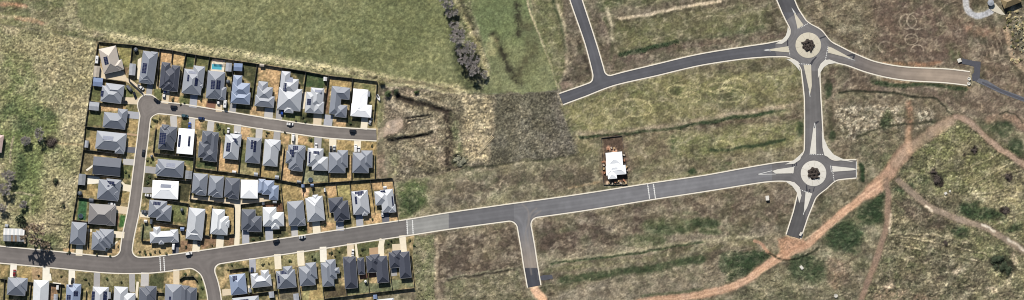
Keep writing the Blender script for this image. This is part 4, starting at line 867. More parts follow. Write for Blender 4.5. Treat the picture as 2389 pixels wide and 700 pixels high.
def house(row, i, win, th, colour, wings, solar=(), drives=(), desc=None, nick=None, pitch=PITCH, gable=()):
    t = math.radians(th); ux, uy = (math.cos(t), math.sin(t)), (-math.sin(t), math.cos(t))
    k = WK.get(win, 2.8)
    loc = lambda x, y: (x * ux[0] + y * ux[1], x * uy[0] + y * uy[1])
    R = []
    for x0, y0, x1, y1 in wings:
        a_ = loc(*W(win, x0, y0)); b_ = loc(*W(win, x1, y1)); R.append([min(a_[0], b_[0]), min(a_[1], b_[1]), max(a_[0], b_[0]), max(a_[1], b_[1])])
    u0, v0, u1, v1 = min(r[0] for r in R), min(r[1] for r in R), max(r[2] for r in R), max(r[3] for r in R)
    cu, cv = (u0 + u1) / 2, (v0 + v1) / 2
    cpx = (cu * ux[0] + cv * uy[0], cu * ux[1] + cv * uy[1])
    root = empty('house', P(*cpx), -t)
    Rm = [((r[0] - cu) * S, (cv - r[3]) * S, (r[2] - cu) * S, (cv - r[1]) * S) for r in R]     # metres, y up
    Rm = [(a_ + .012 * n, b_ + .012 * n, c_ - .012 * n, d_ - .012 * n) for n, (a_, b_, c_, d_) in enumerate(Rm)]
    wm = MB(); rf = MB(); rc = MB(); gt = MB(); planes = []
    for n, (xa, ya, xb, yb) in enumerate(Rm):
        w_, h_ = xb - xa, yb - ya; ez = EAVE + .013 * n; s_ = min(w_, h_) / 2; rz = ez + s_ * pitch
        wm.box(xa + .5 + .004 * n, ya + .5 + .004 * n, -.1, xb - .5 - .004 * n, yb - .5 - .004 * n, ez + .02)
        c = [(xa, ya, ez), (xb, ya, ez), (xb, yb, ez), (xa, yb, ez)]
        g = n in gable
        if w_ >= h_: r0, r1 = ((xa + (0 if g else s_), (ya + yb) / 2, rz), (xb - (0 if g else s_), (ya + yb) / 2, rz)); F = [(c[0], c[1], r1, r0), (c[2], c[3], r0, r1)]; T_ = [(c[1], c[2], r1), (c[3], c[0], r0)]
        else: r0, r1 = (((xa + xb) / 2, ya + (0 if g else s_), rz), ((xa + xb) / 2, yb - (0 if g else s_), rz)); F = [(c[1], c[2], r1, r0), (c[3], c[0], r0, r1)]; T_ = [(c[0], c[1], r0), (c[2], c[3], r1)]
        for q in F + T_: rf.face([p for p in q])
        rf.face([c[3], c[2], c[1], c[0]])
        up = Vector((0, 0, .04))
        rc.tube(Vector(r0) + up * .6, Vector(r1) + up * .6, .09, .09, 4)
        if not g:
            for cn in c:
                rr = r0 if (Vector(cn) - Vector(r0)).length < (Vector(cn) - Vector(r1)).length else r1
                rc.tube(Vector(cn) + up * .4, Vector(rr) + up * .4, .07, .07, 4)
        gw = .11; go = .002 * n
        gt.box(xa - gw - go, ya - gw - go, ez - .13, xb + gw + go, ya - go, ez + .01); gt.box(xa - gw - go, yb + go, ez - .13, xb + gw + go, yb + gw + go, ez + .01)
        gt.box(xa - gw - go, ya - go, ez - .13, xa - go, yb + go, ez + .01); gt.box(xb + go, ya - go, ez - .13, xb + gw + go, yb + go, ez + .01)
        if pitch > 0:
            planes.append((xa, ya, xb, yb, ez, g, w_ >= h_))
    wm.build('wall', WALL[len(HOUSES) % 3], root)
    roof = rf.build('roof', ROOF[colour], root)
    rc.build('ridge_cap', RIDGE[colour], roof); gt.build('gutter', GUT, roof)
    def height(x, y):
        best = None
        for xa, ya, xb, yb, ez, g, hor in planes:
            ds = [x - xa, xb - x, y - ya, yb - y]
            if min(ds) < 0: continue
            if g: ds = [1e9, 1e9, ds[2], ds[3]] if hor else [ds[0], ds[1], 1e9, 1e9]
            m = ds.index(min(ds)); zz = ez + ds[m] * pitch
            if best is None or zz > best[0]: best = (zz, ((1, 0), (-1, 0), (0, 1), (0, -1))[m])
        return best
    for sv in solar:
        sx, sy, sw, sh = sv[:4]; pale = len(sv) > 4
        a_ = loc(*W(win, sx, sy)); x, y = (a_[0] - cu) * S, (cv - a_[1]) * S; hw, hh = sw / k * S / 2, sh / k * S / 2
        hb = height(x, y)
        if hb is None: continue
        z0, gd = hb; gx, gy = gd[0] * pitch, gd[1] * pitch
        Z = lambda xx, yy: z0 + (xx - x) * gx + (yy - y) * gy
        nu = max(1, round(2 * hw / (1.05 if gd[1] else 1.7))); nv = max(1, round(2 * hh / (1.7 if gd[1] else 1.05)))
        b = MB(); o1, o2 = .10, .16
        def quad(xa, ya, xb, yb, off, mi):
            p = [(xa, ya), (xb, ya), (xb, yb), (xa, yb)]
            top = [(q[0], q[1], Z(*q) + off) for q in p]; bot = [(q[0], q[1], Z(*q) + off - .05) for q in p]
            b.face(top, mi); b.face(bot[::-1], mi)
            for m in range(4): b.face([bot[m], bot[(m + 1) % 4], top[(m + 1) % 4], top[m]], mi)
        quad(x - hw, y - hh, x + hw, y + hh, o1, 1)
        for iu in range(nu):
            for iv in range(nv):
                xa, xb = x - hw + 2 * hw * iu / nu + .06, x - hw + 2 * hw * (iu + 1) / nu - .06; ya, yb = y - hh + 2 * hh * iv / nv + .06, y - hh + 2 * hh * (iv + 1) / nv - .06
                quad(xa, ya, xb, yb, o2, 0)
        b.build('solar_array', [PANELB if pale else PANEL, PFRAME], roof)
    best = None
    for dv in drives:
        pts = strip(win, *dv[:5]); driveway(pts, dv[5])
        if best is None:
            for q in (W(win, dv[0], dv[1]), W(win, dv[2], dv[3])):
                l = loc(*q); qx, qy = (l[0] - cu) * S, (cv - l[1]) * S
                for xa, ya, xb, yb in Rm:
                    for sd in range(4):
                        mx_, my_ = ((xa + .5, min(max(qy, ya + 2.6), yb - 2.6)), (xb - .5, min(max(qy, ya + 2.6), yb - 2.6)), (min(max(qx, xa + 2.6), xb - 2.6), ya + .5), (min(max(qx, xa + 2.6), xb - 2.6), yb - .5))[sd]
                        dd = math.hypot(mx_ - qx, my_ - qy)
                        if best is None or dd < best[0]: best = (dd, mx_, my_, sd)
    if best:
        _, mx_, my_, sd = best; b = MB(); out = .03
        if sd < 2: b.box(min(mx_, mx_ + (out if sd else -out)), my_ - 2.2, .02, max(mx_, mx_ + (out if sd else -out)), my_ + 2.2, 2.25)
        else: b.box(mx_ - 2.2, min(my_, my_ + (out if sd == 3 else -out)), .02, mx_ + 2.2, max(my_, my_ + (out if sd == 3 else -out)), 2.25)
        b.build('garage_door', GDOOR, root)
    nk = nick or f'{ORD[i]} house of the {row}'
    tone = dict(charc='charcoal', dark='dark grey', mid='mid grey', grey='grey', light='light grey', pale='very pale grey', white='bright white', blue='blue-grey', beige='beige-grey', warm='warm grey')[colour]
    lab = (desc or f'{tone} {"gabled" if gable else "hipped"} roof house' + (' with solar panels' if solar else '')) + ('' if desc else ', ' + nk)
    tag(root, lab, 'house', 'houses of the estate')
    HOUSES.append(dict(nick=nk, px=cpx, row=row, root=root, half=((u1 - u0) / 2, (v1 - v0) / 2)))
    return root
NR, WR, MR, CR, LR, SR, BR = 'north row', 'west row', 'middle row', 'side street row', 'lane row', 'main road row', 'bottom row'
# west row, from the top down
house(WR, 0, 'A', -12, 'beige', [(228, 98, 373, 236), (299, 182, 391, 229)], [(277, 173, 28, 52)], [])
house(WR, 1, 'A', 7, 'grey', [(252, 335, 372, 454), (276, 318, 386, 410)], [(250, 388, 20, 38)], [(370, 432, 484, 437, 44, 'beige')])
house(WR, 2, 'A', 6, 'mid', [(264, 508, 398, 622), (355, 486, 408, 580)], [], [(406, 524, 490, 532, 46, 'blue')])
house(WR, 3, 'E', 6, 'grey', [(217, 70, 398, 206), (345, 100, 392, 222)], [(290, 118, 70, 26, 1)], [(395, 193, 474, 198, 36, 'dark'), (340, 82, 484, 100, 14, 'tan')])
house(WR, 4, 'E', 5, 'dark', [(196, 238, 366, 368)], [], [(384, 270, 462, 278, 40, 'lgrey')], gable=(0,))
house(WR, 5, 'E', 6, 'mid', [(230, 386, 352, 530), (280, 382, 366, 470), (310, 450, 358, 520)], [(297, 408, 72, 20), (293, 430, 14, 10)], [(364, 405, 385, 428, 30, 'cream'), (380, 438, 436, 448, 44, 'cream')])
house(WR, 6, 'E', 4, 'warm', [(168, 545, 330, 688), (285, 560, 334, 690)], [], [(332, 582, 412, 592, 48, 'beige')])
house(WR, 7, 'J', 5, 'mid', [(80, 188, 166, 340)], [], [(128, 338, 124, 410, 44, 'cream')])
house(WR, 8, 'J', 4, 'mid', [(216, 256, 298, 376), (240, 246, 330, 360), (262, 234, 348, 334)], [], [(345, 270, 420, 276, 42, 'cream')])
# north row
house(NR, 0, 'B', 8, 'mid', [(98, 108, 166, 325), (150, 112, 190, 150), (76, 268, 150, 327)], [(107, 222, 30, 66)], [(140, 325, 132, 402, 38, 'grey')])
house(NR, 1, 'B', 6, 'charc', [(220, 182, 258, 356), (284, 202, 322, 376), (224, 215, 318, 352), (232, 280, 306, 372)], [], [(248, 368, 236, 452, 46, 'beige')])
house(NR, 2, 'B', 7, 'grey', [(368, 225, 472, 398), (428, 204, 488, 330), (462, 325, 486, 352)], [(393, 286, 14, 44), (446, 312, 20, 52), (418, 250, 48, 16, 1)], [(428, 396, 420, 478, 48, 'blue')])
house(NR, 3, 'B', 5, 'mid', [(522, 238, 618, 424), (516, 330, 590, 424), (596, 342, 634, 432)], [(554, 330, 28, 58), (590, 330, 26, 58)], [(592, 430, 590, 506, 42, 'beige'), (540, 438, 535, 492, 60, 'red')])
house(NR, 4, 'C', 5, 'blue', [(128, 266, 170, 440), (122, 312, 228, 410), (115, 372, 232, 460)], [], [(124, 452, 118, 514, 42, 'grey')])
house(NR, 5, 'C', 6, 'grey', [(292, 306, 342, 410), (285, 338, 374, 440), (272, 395, 388, 480)], [], [(358, 482, 352, 556, 56, 'lgrey')])
house(NR, 6, 'C', 6, 'light', [(442, 240, 474, 484), (440, 284, 542, 400), (426, 345, 562, 504), (462, 462, 516, 516)], [(463, 345, 20, 52), (494, 297, 42, 32, 1)], [(428, 484, 422, 558, 42, 'grey')])
house(NR, 7, 'D', 5, 'light', [(74, 208, 148, 340), (44, 236, 100, 376), (92, 296, 152, 380)], [(60, 302, 26, 40), (120, 232, 44, 18, 1)], [(116, 378, 112, 458, 54, 'beige')])
house(NR, 8, 'D', 6, 'mid', [(210, 198, 258, 386), (212, 199, 322, 288), (236, 318, 302, 405)], [], [(188, 386, 180, 464, 56, 'blue')])
house(NR, 9, 'D', 5, 'white', [(350, 215, 432, 392), (338, 312, 464, 405)], [], [(424, 402, 416, 482, 44, 'cream')], pitch=.33)
# middle row, south of the crescent
house(MR, 0, 'F', 6, 'dark', [(126, 100, 212, 255), (160, 96, 226, 200), (136, 84, 180, 140)], [(141, 176, 44, 74)], [(213, 104, 208, 30, 44, 'lgrey')])
house(MR, 1, 'F', 5, 'white', [(246, 108, 336, 282)], [(251, 192, 16, 78), (314, 195, 14, 66)], [(328, 118, 332, 40, 40, 'lgrey')], pitch=.12)
house(MR, 2, 'F', 5, 'dark', [(402, 126, 462, 226), (380, 196, 446, 306), (458, 134, 490, 330), (410, 240, 492, 328)], [], [(448, 128, 456, 62, 44, 'lgrey')])
house(MR, 3, 'F', 6, 'light', [(552, 150, 632, 316), (582, 144, 648, 230)], [(570, 233, 28, 58), (608, 186, 34, 22)], [(624, 160, 630, 84, 46, 'lgrey')])
house(MR, 4, 'G', 5, 'mid', [(160, 112, 240, 284)], [(193, 160, 16, 58), (212, 172, 16, 74)], [(234, 134, 238, 52, 44, 'lgrey')])
house(MR, 5, 'G', 5, 'light', [(276, 126, 356, 304), (300, 124, 374, 200)], [], [(350, 140, 356, 66, 44, 'grey')])
house(MR, 6, 'G', 5, 'mid', [(444, 160, 520, 330), (430, 162, 534, 260), (418, 200, 474, 286), (455, 270, 520, 336)], [(476, 182, 34, 26), (452, 214, 30, 42)], [(466, 160, 470, 88, 44, 'cream')])
house(MR, 7, 'G', 3, 'light', [(557, 182, 652, 306), (588, 236, 684, 332)], [(568, 245, 12, 74), (612, 212, 38, 18)], [(618, 190, 622, 108, 48, 'grey')])
house(MR, 8, 'H', 1, 'mid', [(190, 156, 296, 290), (246, 141, 312, 254)], [], [(214, 156, 214, 64, 46, 'cream')])
house(MR, 9, 'H', 1, 'mid', [(346, 157, 448, 290), (402, 143, 472, 256)], [], [(374, 156, 376, 72, 46, 'cream')])
# side street row
house(CR, 0, 'F', 5, 'mid', [(110, 310, 272, 434), (98, 345, 160, 412)], [(195, 350, 58, 26, 1)], [(96, 386, 16, 378, 44, 'grey')])
house(CR, 1, 'F', 3, 'white', [(76, 448, 240, 574)], [(163, 487, 72, 24, 1)], [(78, 516, 2, 512, 38, 'grey')], pitch=.3)
house(CR, 2, 'K', 5, 'mid', [(56, 45, 160, 166), (108, 76, 192, 186)], [(104, 68, 48, 22)], [(54, 146, -8, 140, 34, 'cream')])
house(CR, 3, 'K', -3, 'light', [(56, 254, 245, 318), (80, 222, 130, 318), (190, 240, 245, 322), (114, 300, 150, 334)], [], [(226, 316, 222, 398, 40, 'dark')])
# lane row
house(LR, 0, 'F', 5, 'mid', [(342, 402, 425, 540), (362, 490, 424, 550)], [], [])
house(LR, 1, 'F', 5, 'mid', [(448, 418, 530, 556), (470, 500, 530, 564)], [], [])
house(LR, 2, 'F', 5, 'dark', [(553, 432, 636, 566), (575, 510, 636, 574)], [], [])
house(LR, 3, 'G', 1, 'white', [(120, 390, 228, 512)], [], [], pitch=.3)
house(LR, 4, 'G', 3, 'blue', [(236, 384, 275, 478), (262, 392, 332, 490), (308, 425, 362, 524)], [], [])
# upper main road row
house(SR, 0, 'K', 6, 'light', [(314, 95, 400, 294), (298, 235, 396, 310)], [], [(362, 304, 355, 384, 48, 'cream')])
house(SR, 1, 'K', 5, 'pale', [(466, 103, 534, 274), (488, 146, 562, 276), (540, 176, 574, 226)], [], [(516, 278, 510, 360, 48, 'cream')])
house(SR, 2, 'L', 1, 'dark', [(126, 108, 212, 242), (165, 150, 253, 254)], [], [(148, 240, 150, 332, 46, 'blue')])
house(SR, 3, 'L', -1, 'pale', [(262, 93, 352, 216), (296, 127, 401, 216), (318, 178, 370, 236)], [], [(300, 216, 304, 310, 50, 'blue')])
house(SR, 4, 'L', -5, 'mid', [(420, 58, 539, 206), (485, 170, 542, 212)], [], [(466, 204, 470, 288, 42, 'lgrey')])
house(SR, 5, 'L', -6, 'light', [(540, 36, 668, 178), (586, 14, 630, 80), (556, 28, 662, 120)], [], [(608, 182, 614, 266, 50, 'cream')])
house(SR, 6, 'H', -6, 'charc', [(186, 456, 288, 540), (214, 480, 326, 592), (225, 480, 288, 605)], [], [(258, 602, 262, 668, 50, 'blue')])
house(SR, 7, 'H', -6, 'light', [(336, 412, 457, 552), (402, 505, 442, 566)], [(388, 418, 58, 18), (392, 432, 28, 10), (367, 468, 14, 50)], [(386, 560, 392, 644, 46, 'blue')])
house(SR, 8, 'H', -6, 'light', [(486, 412, 584, 492), (524, 402, 622, 540), (576, 500, 628, 545)], [(533, 410, 48, 12), (606, 475, 10, 66)], [(556, 546, 562, 620, 46, 'dark')])
# bottom row
house(BR, 0, 'I', 4, 'mid', [(56, 552, 166, 672), (110, 552, 178, 640)], [], [(84, 552, 90, 462, 42, 'white')])
house(BR, 1, 'I', 3, 'pale', [(224, 567, 314, 760), (255, 572, 318, 650)], [], [(300, 580, 302, 486, 46, 'white'), (318, 575, 312, 530, 40, 'white')])
house(BR, 2, 'I', 3, 'blue', [(438, 598, 522, 760), (480, 592, 530, 660)], [(465, 607, 26, 16), (500, 657, 26, 32), (452, 690, 28, 50)], [(468, 600, 470, 502, 42, 'white')])
house(BR, 3, 'J', 3, 'light', [(218, 611, 312, 760), (250, 612, 318, 680)], [(220, 672, 22, 60), (298, 672, 24, 60)], [(240, 615, 242, 522, 42, 'grey')])
house(BR, 4, 'J', 3, 'light', [(358, 610, 440, 760), (400, 650, 490, 760)], [], [(472, 650, 470, 528, 38, 'grey'), (498, 690, 508, 580, 16, 'cream')])
house(BR, 5, 'J', 3, 'dark', [(522, 616, 620, 760), (560, 606, 628, 700)], [], [(552, 612, 556, 520, 52, 'lgrey')])
house(BR, 6, 'K', 3, 'mid', [(160, 594, 258, 770)], [(190, 690, 14, 30)], [(228, 600, 228, 500, 40, 'beige')])
house(BR, 7, 'K', 3, 'dark', [(264, 604, 310, 740), (290, 616, 356, 770)], [], [])
house(BR, 8, 'L', -6, 'blue', [(43, 536, 160, 657)], [(80, 555, 30, 28)], [(58, 646, -4, 652, 42, 'beige')])
house(BR, 9, 'L', -6, 'light', [(184, 546, 321, 606), (182, 528, 240, 612), (248, 506, 310, 600)], [], [(196, 520, 192, 426, 42, 'blue')])
house(BR, 10, 'L', -6, 'mid', [(348, 512, 482, 614), (392, 482, 462, 560)], [(367, 565, 12, 48), (400, 518, 46, 22)], [(362, 498, 356, 400, 44, 'cream')])
house(BR, 11, 'L', -5, 'mid', [(496, 482, 606, 600), (540, 458, 618, 560)], [], [(512, 476, 506, 378, 46, 'cream')])
house(BR, 12, 'M', -5, 'mid', [(80, 456, 166, 606), (112, 438, 186, 560), (160, 490, 204, 524)], [], [(98, 452, 94, 352, 44, 'white')])
house(BR, 13, 'M', -4, 'charc', [(226, 421, 322, 619), (226, 418, 272, 480)], [], [(276, 420, 272, 330, 44, 'beige')])
house(BR, 14, 'M', -4, 'charc', [(318, 425, 369, 530)], [], [(322, 424, 308, 326, 10, 'cream')])
house(BR, 15, 'M', -5, 'charc', [(376, 414, 450, 516), (436, 416, 526, 582), (400, 404, 470, 470)], [], [(474, 412, 472, 350, 40, 'cream'), (470, 360, 482, 300, 36, 'cream')])
house(BR, 16, 'M', -5, 'charc', [(524, 390, 600, 485), (584, 388, 672, 552), (545, 378, 610, 440)], [], [(622, 390, 612, 278, 42, 'cream')])
house('lower edge', 0, 'L', -6, 'grey', [(62, 688, 246, 790)], [(140, 700, 60, 14)], [], desc='grey hipped roof cut by the lower picture edge, below the ninth bottom row house', nick='lower edge left house')
house('lower edge', 1, 'M', -6, 'light', [(446, 697, 566, 780)], [], [], desc='light grey roof just showing at the lower picture edge behind the long back fence', nick='lower edge right house')
house('lone', 0, 'Z', -5, 'white', [(127, 222, 286, 340), (128, 345, 314, 412), (130, 300, 285, 405), (140, 350, 230, 452)], [], [], desc='bright white roof house standing alone on a bare dirt lot', nick='lone white house', pitch=.3)
# shared lane and other paving
for p, c in (((Ws('F', 318, 548, 430, 560, 530, 572, 640, 580, 640, 604, 560, 596, 440, 584, 312, 572)), 'beige'), (Ws('G', 0, 514, 110, 520, 230, 520, 232, 490, 305, 500, 306, 524, 240, 540, 118, 552, 116, 560, 0, 546), 'beige'), (Ws('L', 76, 62, 118, 66, 112, 200, 108, 336, 74, 342, 80, 200), 'cream'),
             (Ws('A', 236, 208, 268, 262, 386, 236, 410, 290, 400, 306, 240, 286), 'beige'), (Ws('A', 398, 292, 420, 286, 470, 322, 530, 392, 512, 402, 460, 345, 400, 306), 'beige'), (Ws('A', 205, 200, 236, 210, 240, 285, 200, 275), 'beige'),
             (Ws('E', 152, 362, 230, 372, 226, 414, 150, 420), 'white'), (Ws('A', 480, 165, 505, 150, 495, 300, 475, 290), 'cream'), (Ws('E', 140, 325, 186, 292, 190, 304, 148, 334), 'white'),
             (Ws('B', 546, 165, 632, 170, 622, 246, 536, 238), 'cream'), (Ws('C', 575, 375, 605, 380, 588, 490, 562, 485), 'cream'), (Ws('J', 290, 378, 374, 312, 378, 322, 300, 386), 'cream'), (Ws('J', 165, 235, 210, 238, 208, 256, 164, 250), 'cream'),
             (Ws('M', 395, 360, 455, 355, 455, 402, 398, 405), 'tan'), (Ws('M', 545, 335, 600, 332, 600, 375, 548, 378), 'beige'), (Ws('M', 300, 328, 308, 328, 318, 420, 310, 420), 'cream'), (Ws('J', 500, 580, 512, 620, 505, 690, 492, 690), 'cream'), (Ws('I', 345, 583, 400, 590, 398, 600, 345, 594), 'white'),
             (Ws('M', 330, 530, 385, 525, 390, 555, 335, 565), 'red'), (Ws('M', 390, 520, 440, 518, 440, 550, 395, 555), 'red'), (Ws('M', 536, 492, 575, 488, 578, 540, 540, 545), 'grey'), (Ws('L', 160, 605, 185, 605, 190, 640, 162, 650), 'cream'),
             (Ws('M', 160, 555, 170, 555, 172, 615, 165, 615), 'cream'), (Ws('D', 155, 200, 165, 240, 158, 350, 150, 350), 'beige'), (Ws('D', 12, 235, 40, 240, 30, 345, 0, 345), 'cream')):
    driveway(p, c)
# ------------------------------------------------------------------ sheds and yard things
def nearest(px, n=1, skip=()):
    return sorted((h for h in HOUSES if h['nick'] not in skip), key=lambda h: math.hypot(h['px'][0] - px[0], h['px'][1] - px[1]))[:n]
def nick_at(px): return nearest(px)[0]['nick']
SHC = dict(blue=C(134, 152, 186), light=C(176, 180, 188), beige=C(196, 186, 172), dark=C(96, 102, 114), white=C(228, 228, 228), grey=C(150, 154, 160))
SHM = {k: mat('shed_roof_' + k, v, .7, .08, 3, spec=.15) for k, v in SHC.items()}; SHW = mat('shed_wall', C(140, 144, 150), .6, .1)
USED = {}
def uniq(lab):
    USED[lab] = USED.get(lab, 0) + 1
    return lab
def shed(w, x, y, sw, sh, th, colour, label, h=2.3, ridge=.55):
    px = W(w, x, y); k = WK.get(w, 2.8); a_, b_ = sw / k * S / 2, sh / k * S / 2
    root = empty('shed', P(*px), -math.radians(th)); m = MB(); m.box(-a_ + .08, -b_ + .08, -.1, a_ - .08, b_ - .08, h); m.build('wall', SHW, root)
    r = MB(); t = .07
    if b_ >= a_: A, B_, C_ = [(-a_, y_, h) for y_ in (-b_, b_)], [(0, y_, h + ridge) for y_ in (-b_, b_)], [(a_, y_, h) for y_ in (-b_, b_)]
    else: A, B_, C_ = [(x_, b_, h) for x_ in (-a_, a_)], [(x_, 0, h + ridge) for x_ in (-a_, a_)], [(x_, -b_, h) for x_ in (-a_, a_)]
    r.face([A[0], B_[0], B_[1], A[1]][::-1]); r.face([B_[0], C_[0], C_[1], B_[1]][::-1]); r.face([A[0], C_[0], B_[0]]); r.face([A[1], B_[1], C_[1]])
    L_ = max(a_, b_); n = max(2, int(2 * L_ / .8))
    for i in range(1, n):                                      # raised sheet laps
        q = -L_ + 2 * L_ * i / n
        for e0, e1 in ((A, B_), (B_, C_)):
            p0, p1 = Vector(e0[0]), Vector(e1[0]); f = (q + L_) / (2 * L_); d = (Vector(e0[1]) - Vector(e0[0])) * f; r.tube(p0 + d + Vector((0, 0, .02)), p1 + d + Vector((0, 0, .02)), .03, .03, 4)
    r.build('roof', SHM[colour], root)
    d = MB(); d.box(-.8, -b_ + .05, 0, .8, -b_ + .085, 1.95); d.build('door', GDOOR, root)
    tag(root, label, 'shed', 'garden sheds'); return root
shed('A', 213, 243, 38, 72, 5, 'beige', 'long beige shed beside the beige-grey roof at the north-west corner')
shed('A', 222, 312, 62, 56, 6, 'blue', 'large blue-grey shed at the west fence, behind the second west row house')
shed('A', 197, 470, 64, 54, 6, 'light', 'large pale grey shed at the west fence, behind the third west row house')
shed('A', 447, 230, 42, 76, 5, 'light', 'tall narrow pale shed left of the first north row house')
shed('E', 118, 388, 46, 72, 5, 'grey', 'long grey shed at the west fence beside a white slab, sixth west row yard')
shed('E', 148, 157, 24, 46, 5, 'light', 'narrow pale shed at the west fence behind the fourth west row house')
shed('E', 178, 525, 30, 26, 4, 'dark', 'little dark shed at the upper left corner of the seventh west row house')
shed('B', 655, 215, 40, 56, 4, 'light', 'pale shed right of the swimming pool')
shed('C', 157, 215, 56, 50, 4, 'blue', 'blue-grey shed behind the fifth north row house')
shed('D', 166, 152, 24, 26, 5, 'white', 'small white shed at the end of the green lawn, eighth north row yard')
shed('D', 446, 250, 24, 34, 5, 'light', 'small grey shed against the right side of the bright white north row house')
shed('C', 312, 202, 30, 18, 5, 'beige', 'small open timber shed in the tan back yard of the sixth north row house', 1.9, .3)
shed('F', 310, 414, 44, 54, 5, 'grey', 'grey carport shed at the right end of the first side street row house')
shed('G', 217, 355, 26, 24, 6, 'light', 'small pale shed on the back fence of the fifth middle row house')
shed('G', 354, 374, 26, 24, 6, 'light', 'small pale shed on the back fence of the sixth middle row house')
shed('G', 497, 404, 26, 18, 8, 'grey', 'small grey shed on the back fence of the seventh middle row house')
shed('G', 75, 338, 26, 16, 6, 'white', 'small white shed on the back fence of the fourth middle row house', 1.7, .3)
shed('G', 524, 430, 20, 20, 0, 'blue', 'small blue-grey shed under the back fence, left of two, behind the sixth main road house')
shed('G', 584, 426, 20, 18, 0, 'blue', 'small blue-grey shed under the back fence, right of two, behind the sixth main road house')
shed('K', 268, 236, 26, 24, 5, 'blue', 'small blue-grey shed in the back yard of the fourth side street house')
shed('K', 28, 184, 22, 18, 2, 'white', 'small white shed at the side street fence below the third side street house', 1.7, .3)
shed('K', 66, 188, 14, 30, 5, 'dark', 'narrow dark shed below the third side street house', 1.9, .3)
shed('L', 319, 664, 34, 40, -6, 'light', 'pale shed between the tenth and eleventh bottom row back yards')
shed('L', 480, 682, 36, 50, -6, 'light', 'long pale shed below the eleventh bottom row house, at the lower edge')
shed('M', 436, 678, 26, 28, -6, 'blue', 'small blue-grey shed below the long back fence of the bottom row')
shed('I', 378, 617, 16, 28, 4, 'white', 'small white shed in the brown yard beside the second bottom row house', 1.9, .3)
shed('I', 366, 684, 26, 46, 2, 'light', 'pale narrow shed between second and third bottom row houses, at the lower edge')
shed('G', 340, 536, 26, 14, 2, 'light', 'little pale shed at the foot of the fifth lane row house', 1.9, .3)
shed('G', 265, 546, 16, 16, 2, 'dark', 'tiny dark shed at the lane end behind the fourth main road house', 1.9, .2)
shed('J', 323, 668, 22, 44, 3, 'light', 'slim pale shed at the right side of the fourth bottom row house')
shed('H', 555, 384, 22, 16, -6, 'white', 'small cream shed behind the last house of the main road row', 1.9, .3)
shed('H', 162, 400, 10, 26, -4, 'white', 'slim white garden shed beside the sixth main road back yard', 1.9, .2)
shed('L', 178, 635, 18, 30, -6, 'grey', 'slim grey shed between the ninth and tenth bottom row houses', 1.9, .3)
# tin shed and the house at the west edge
tin = empty('tin_shed', P(34, 548), -math.radians(1.5)); a_, b_ = 24.5 * S, 15 * S
m = MB(); m.box(-a_ + .15, -b_ + .15, -.1, a_ - .15, b_ - .15, 3); m.build('wall', SHW, tin)
TIN = [mat('tin_pale', C(206, 206, 206), .45, .12, 6), mat('tin_grey', C(178, 182, 186), .45, .15, 6), mat('tin_rust', C(176, 146, 116), .7, .3, 9)]
nS_ = 11
for i in range(nS_):
    x0, x1 = -a_ + 2 * a_ * i / nS_ + .03, -a_ + 2 * a_ * (i + 1) / nS_ - .03; z = .02 * (i % 2)
    for (ya, za), (yb, zb) in (((-b_, 3.05), (0, 4.3)), ((0, 4.3), (b_, 3.05))):
        r = MB(); q = [(x0, ya, za + z), (x1, ya, za + z), (x1, yb, zb + z), (x0, yb, zb + z)]; r.face(q); r.face([(p[0], p[1], p[2] - .04) for p in q][::-1])
        for k in range(4): r.face([(q[k][0], q[k][1], q[k][2] - .04), (q[(k + 1) % 4][0], q[(k + 1) % 4][1], q[(k + 1) % 4][2] - .04), q[(k + 1) % 4], q[k]])
        r.build('roof_sheet', TIN[2 if (i in (4, 6) and yb > ya + 1 and ya < 0) else i % 2], tin)
r = MB(); r.box(-a_, -.12, 4.27, a_, .12, 4.36); r.build('ridge_cap', TIN[0], tin)
tag(tin, 'long rusty tin-roofed shed beside the main road under the bare tree', 'shed')
shed('I', 45, 214, 22, 20, 10, 'light', 'cluttered pale lean-to behind the rusty tin-roofed shed', 2, .2)
wh = empty('farm_house', P(-8, 334), -.15); m = MB(); m.box(-4, -5.5, -.1, 4, 5.5, 2.8); m.build('wall', WALL[2], wh)
r = MB(); c = [(-4.6, -6, 2.8), (4.6, -6, 2.8), (4.6, 6, 2.8), (-4.6, 6, 2.8)]; r0, r1 = (0, -1.6, 4.7), (0, 1.6, 4.7)
for q in ((c[1], c[2], r1, r0), (c[3], c[0], r0, r1), (c[0], c[1], r0), (c[2], c[3], r1), (c[3], c[2], c[1], c[0])): r.face(q)
r.build('roof', mat('roof_pink', C(206, 180, 172), .6, .25, 8), wh); tag(wh, 'pinkish roofed house corner at the left picture edge beside the paddock', 'house')
# building on the rubble bank, top right
T2v = lambda x, y: (2180 + x / 2.694, y / 2.694)
tb = empty('farm_building', P(*T2v(478, 4)), -math.radians(-22)); a_, b_ = 22 * S, 12 * S
m = MB(); m.box(-a_ + .3, -b_ + .3, -.6, a_ - .3, b_ - .3, 2.8); m.build('wall', WALL[1], tb)
r = MB(); z0, z1 = 2.8, 4.4; c = [(-a_, -b_, z0), (a_, -b_, z0), (a_, b_, z0), (-a_, b_, z0)]; r0, r1 = (-a_ + b_, 0, z1), (a_ - b_, 0, z1)
for q in ((c[0], c[1], r1, r0), (c[2], c[3], r0, r1), (c[1], c[2], r1), (c[3], c[0], r0), (c[3], c[2], c[1], c[0])): r.face(q)
r.build('roof', mat('roof_olive', C(146, 126, 88), .7, .2, 8), tb); tag(tb, 'olive-brown roofed building at the top right corner beside the scrub bank', 'building')
o = slab('concrete_ramp', [T2v(*p) for p in ((344, 48), (380, 18), (410, 52), (446, 94), (418, 92), (362, 68))], -.3, .22, PALE); tag(o, 'pale concrete pad shaped like a wedge below the olive-brown roofed building', 'concrete pad')
def lathe_thing(name, px, prof, m, label, cat, n=20, extra=None, group=None, parts=None):
    root = empty(name, P(*px)); b = MB(); b.lathe(prof, n); b.build('shell', m, root, smooth=False)
    for pn, pf, pm in (parts or ()): b = MB(); b.lathe(pf, n); b.build(pn, pm, root)
    tag(root, label, cat, group); return root
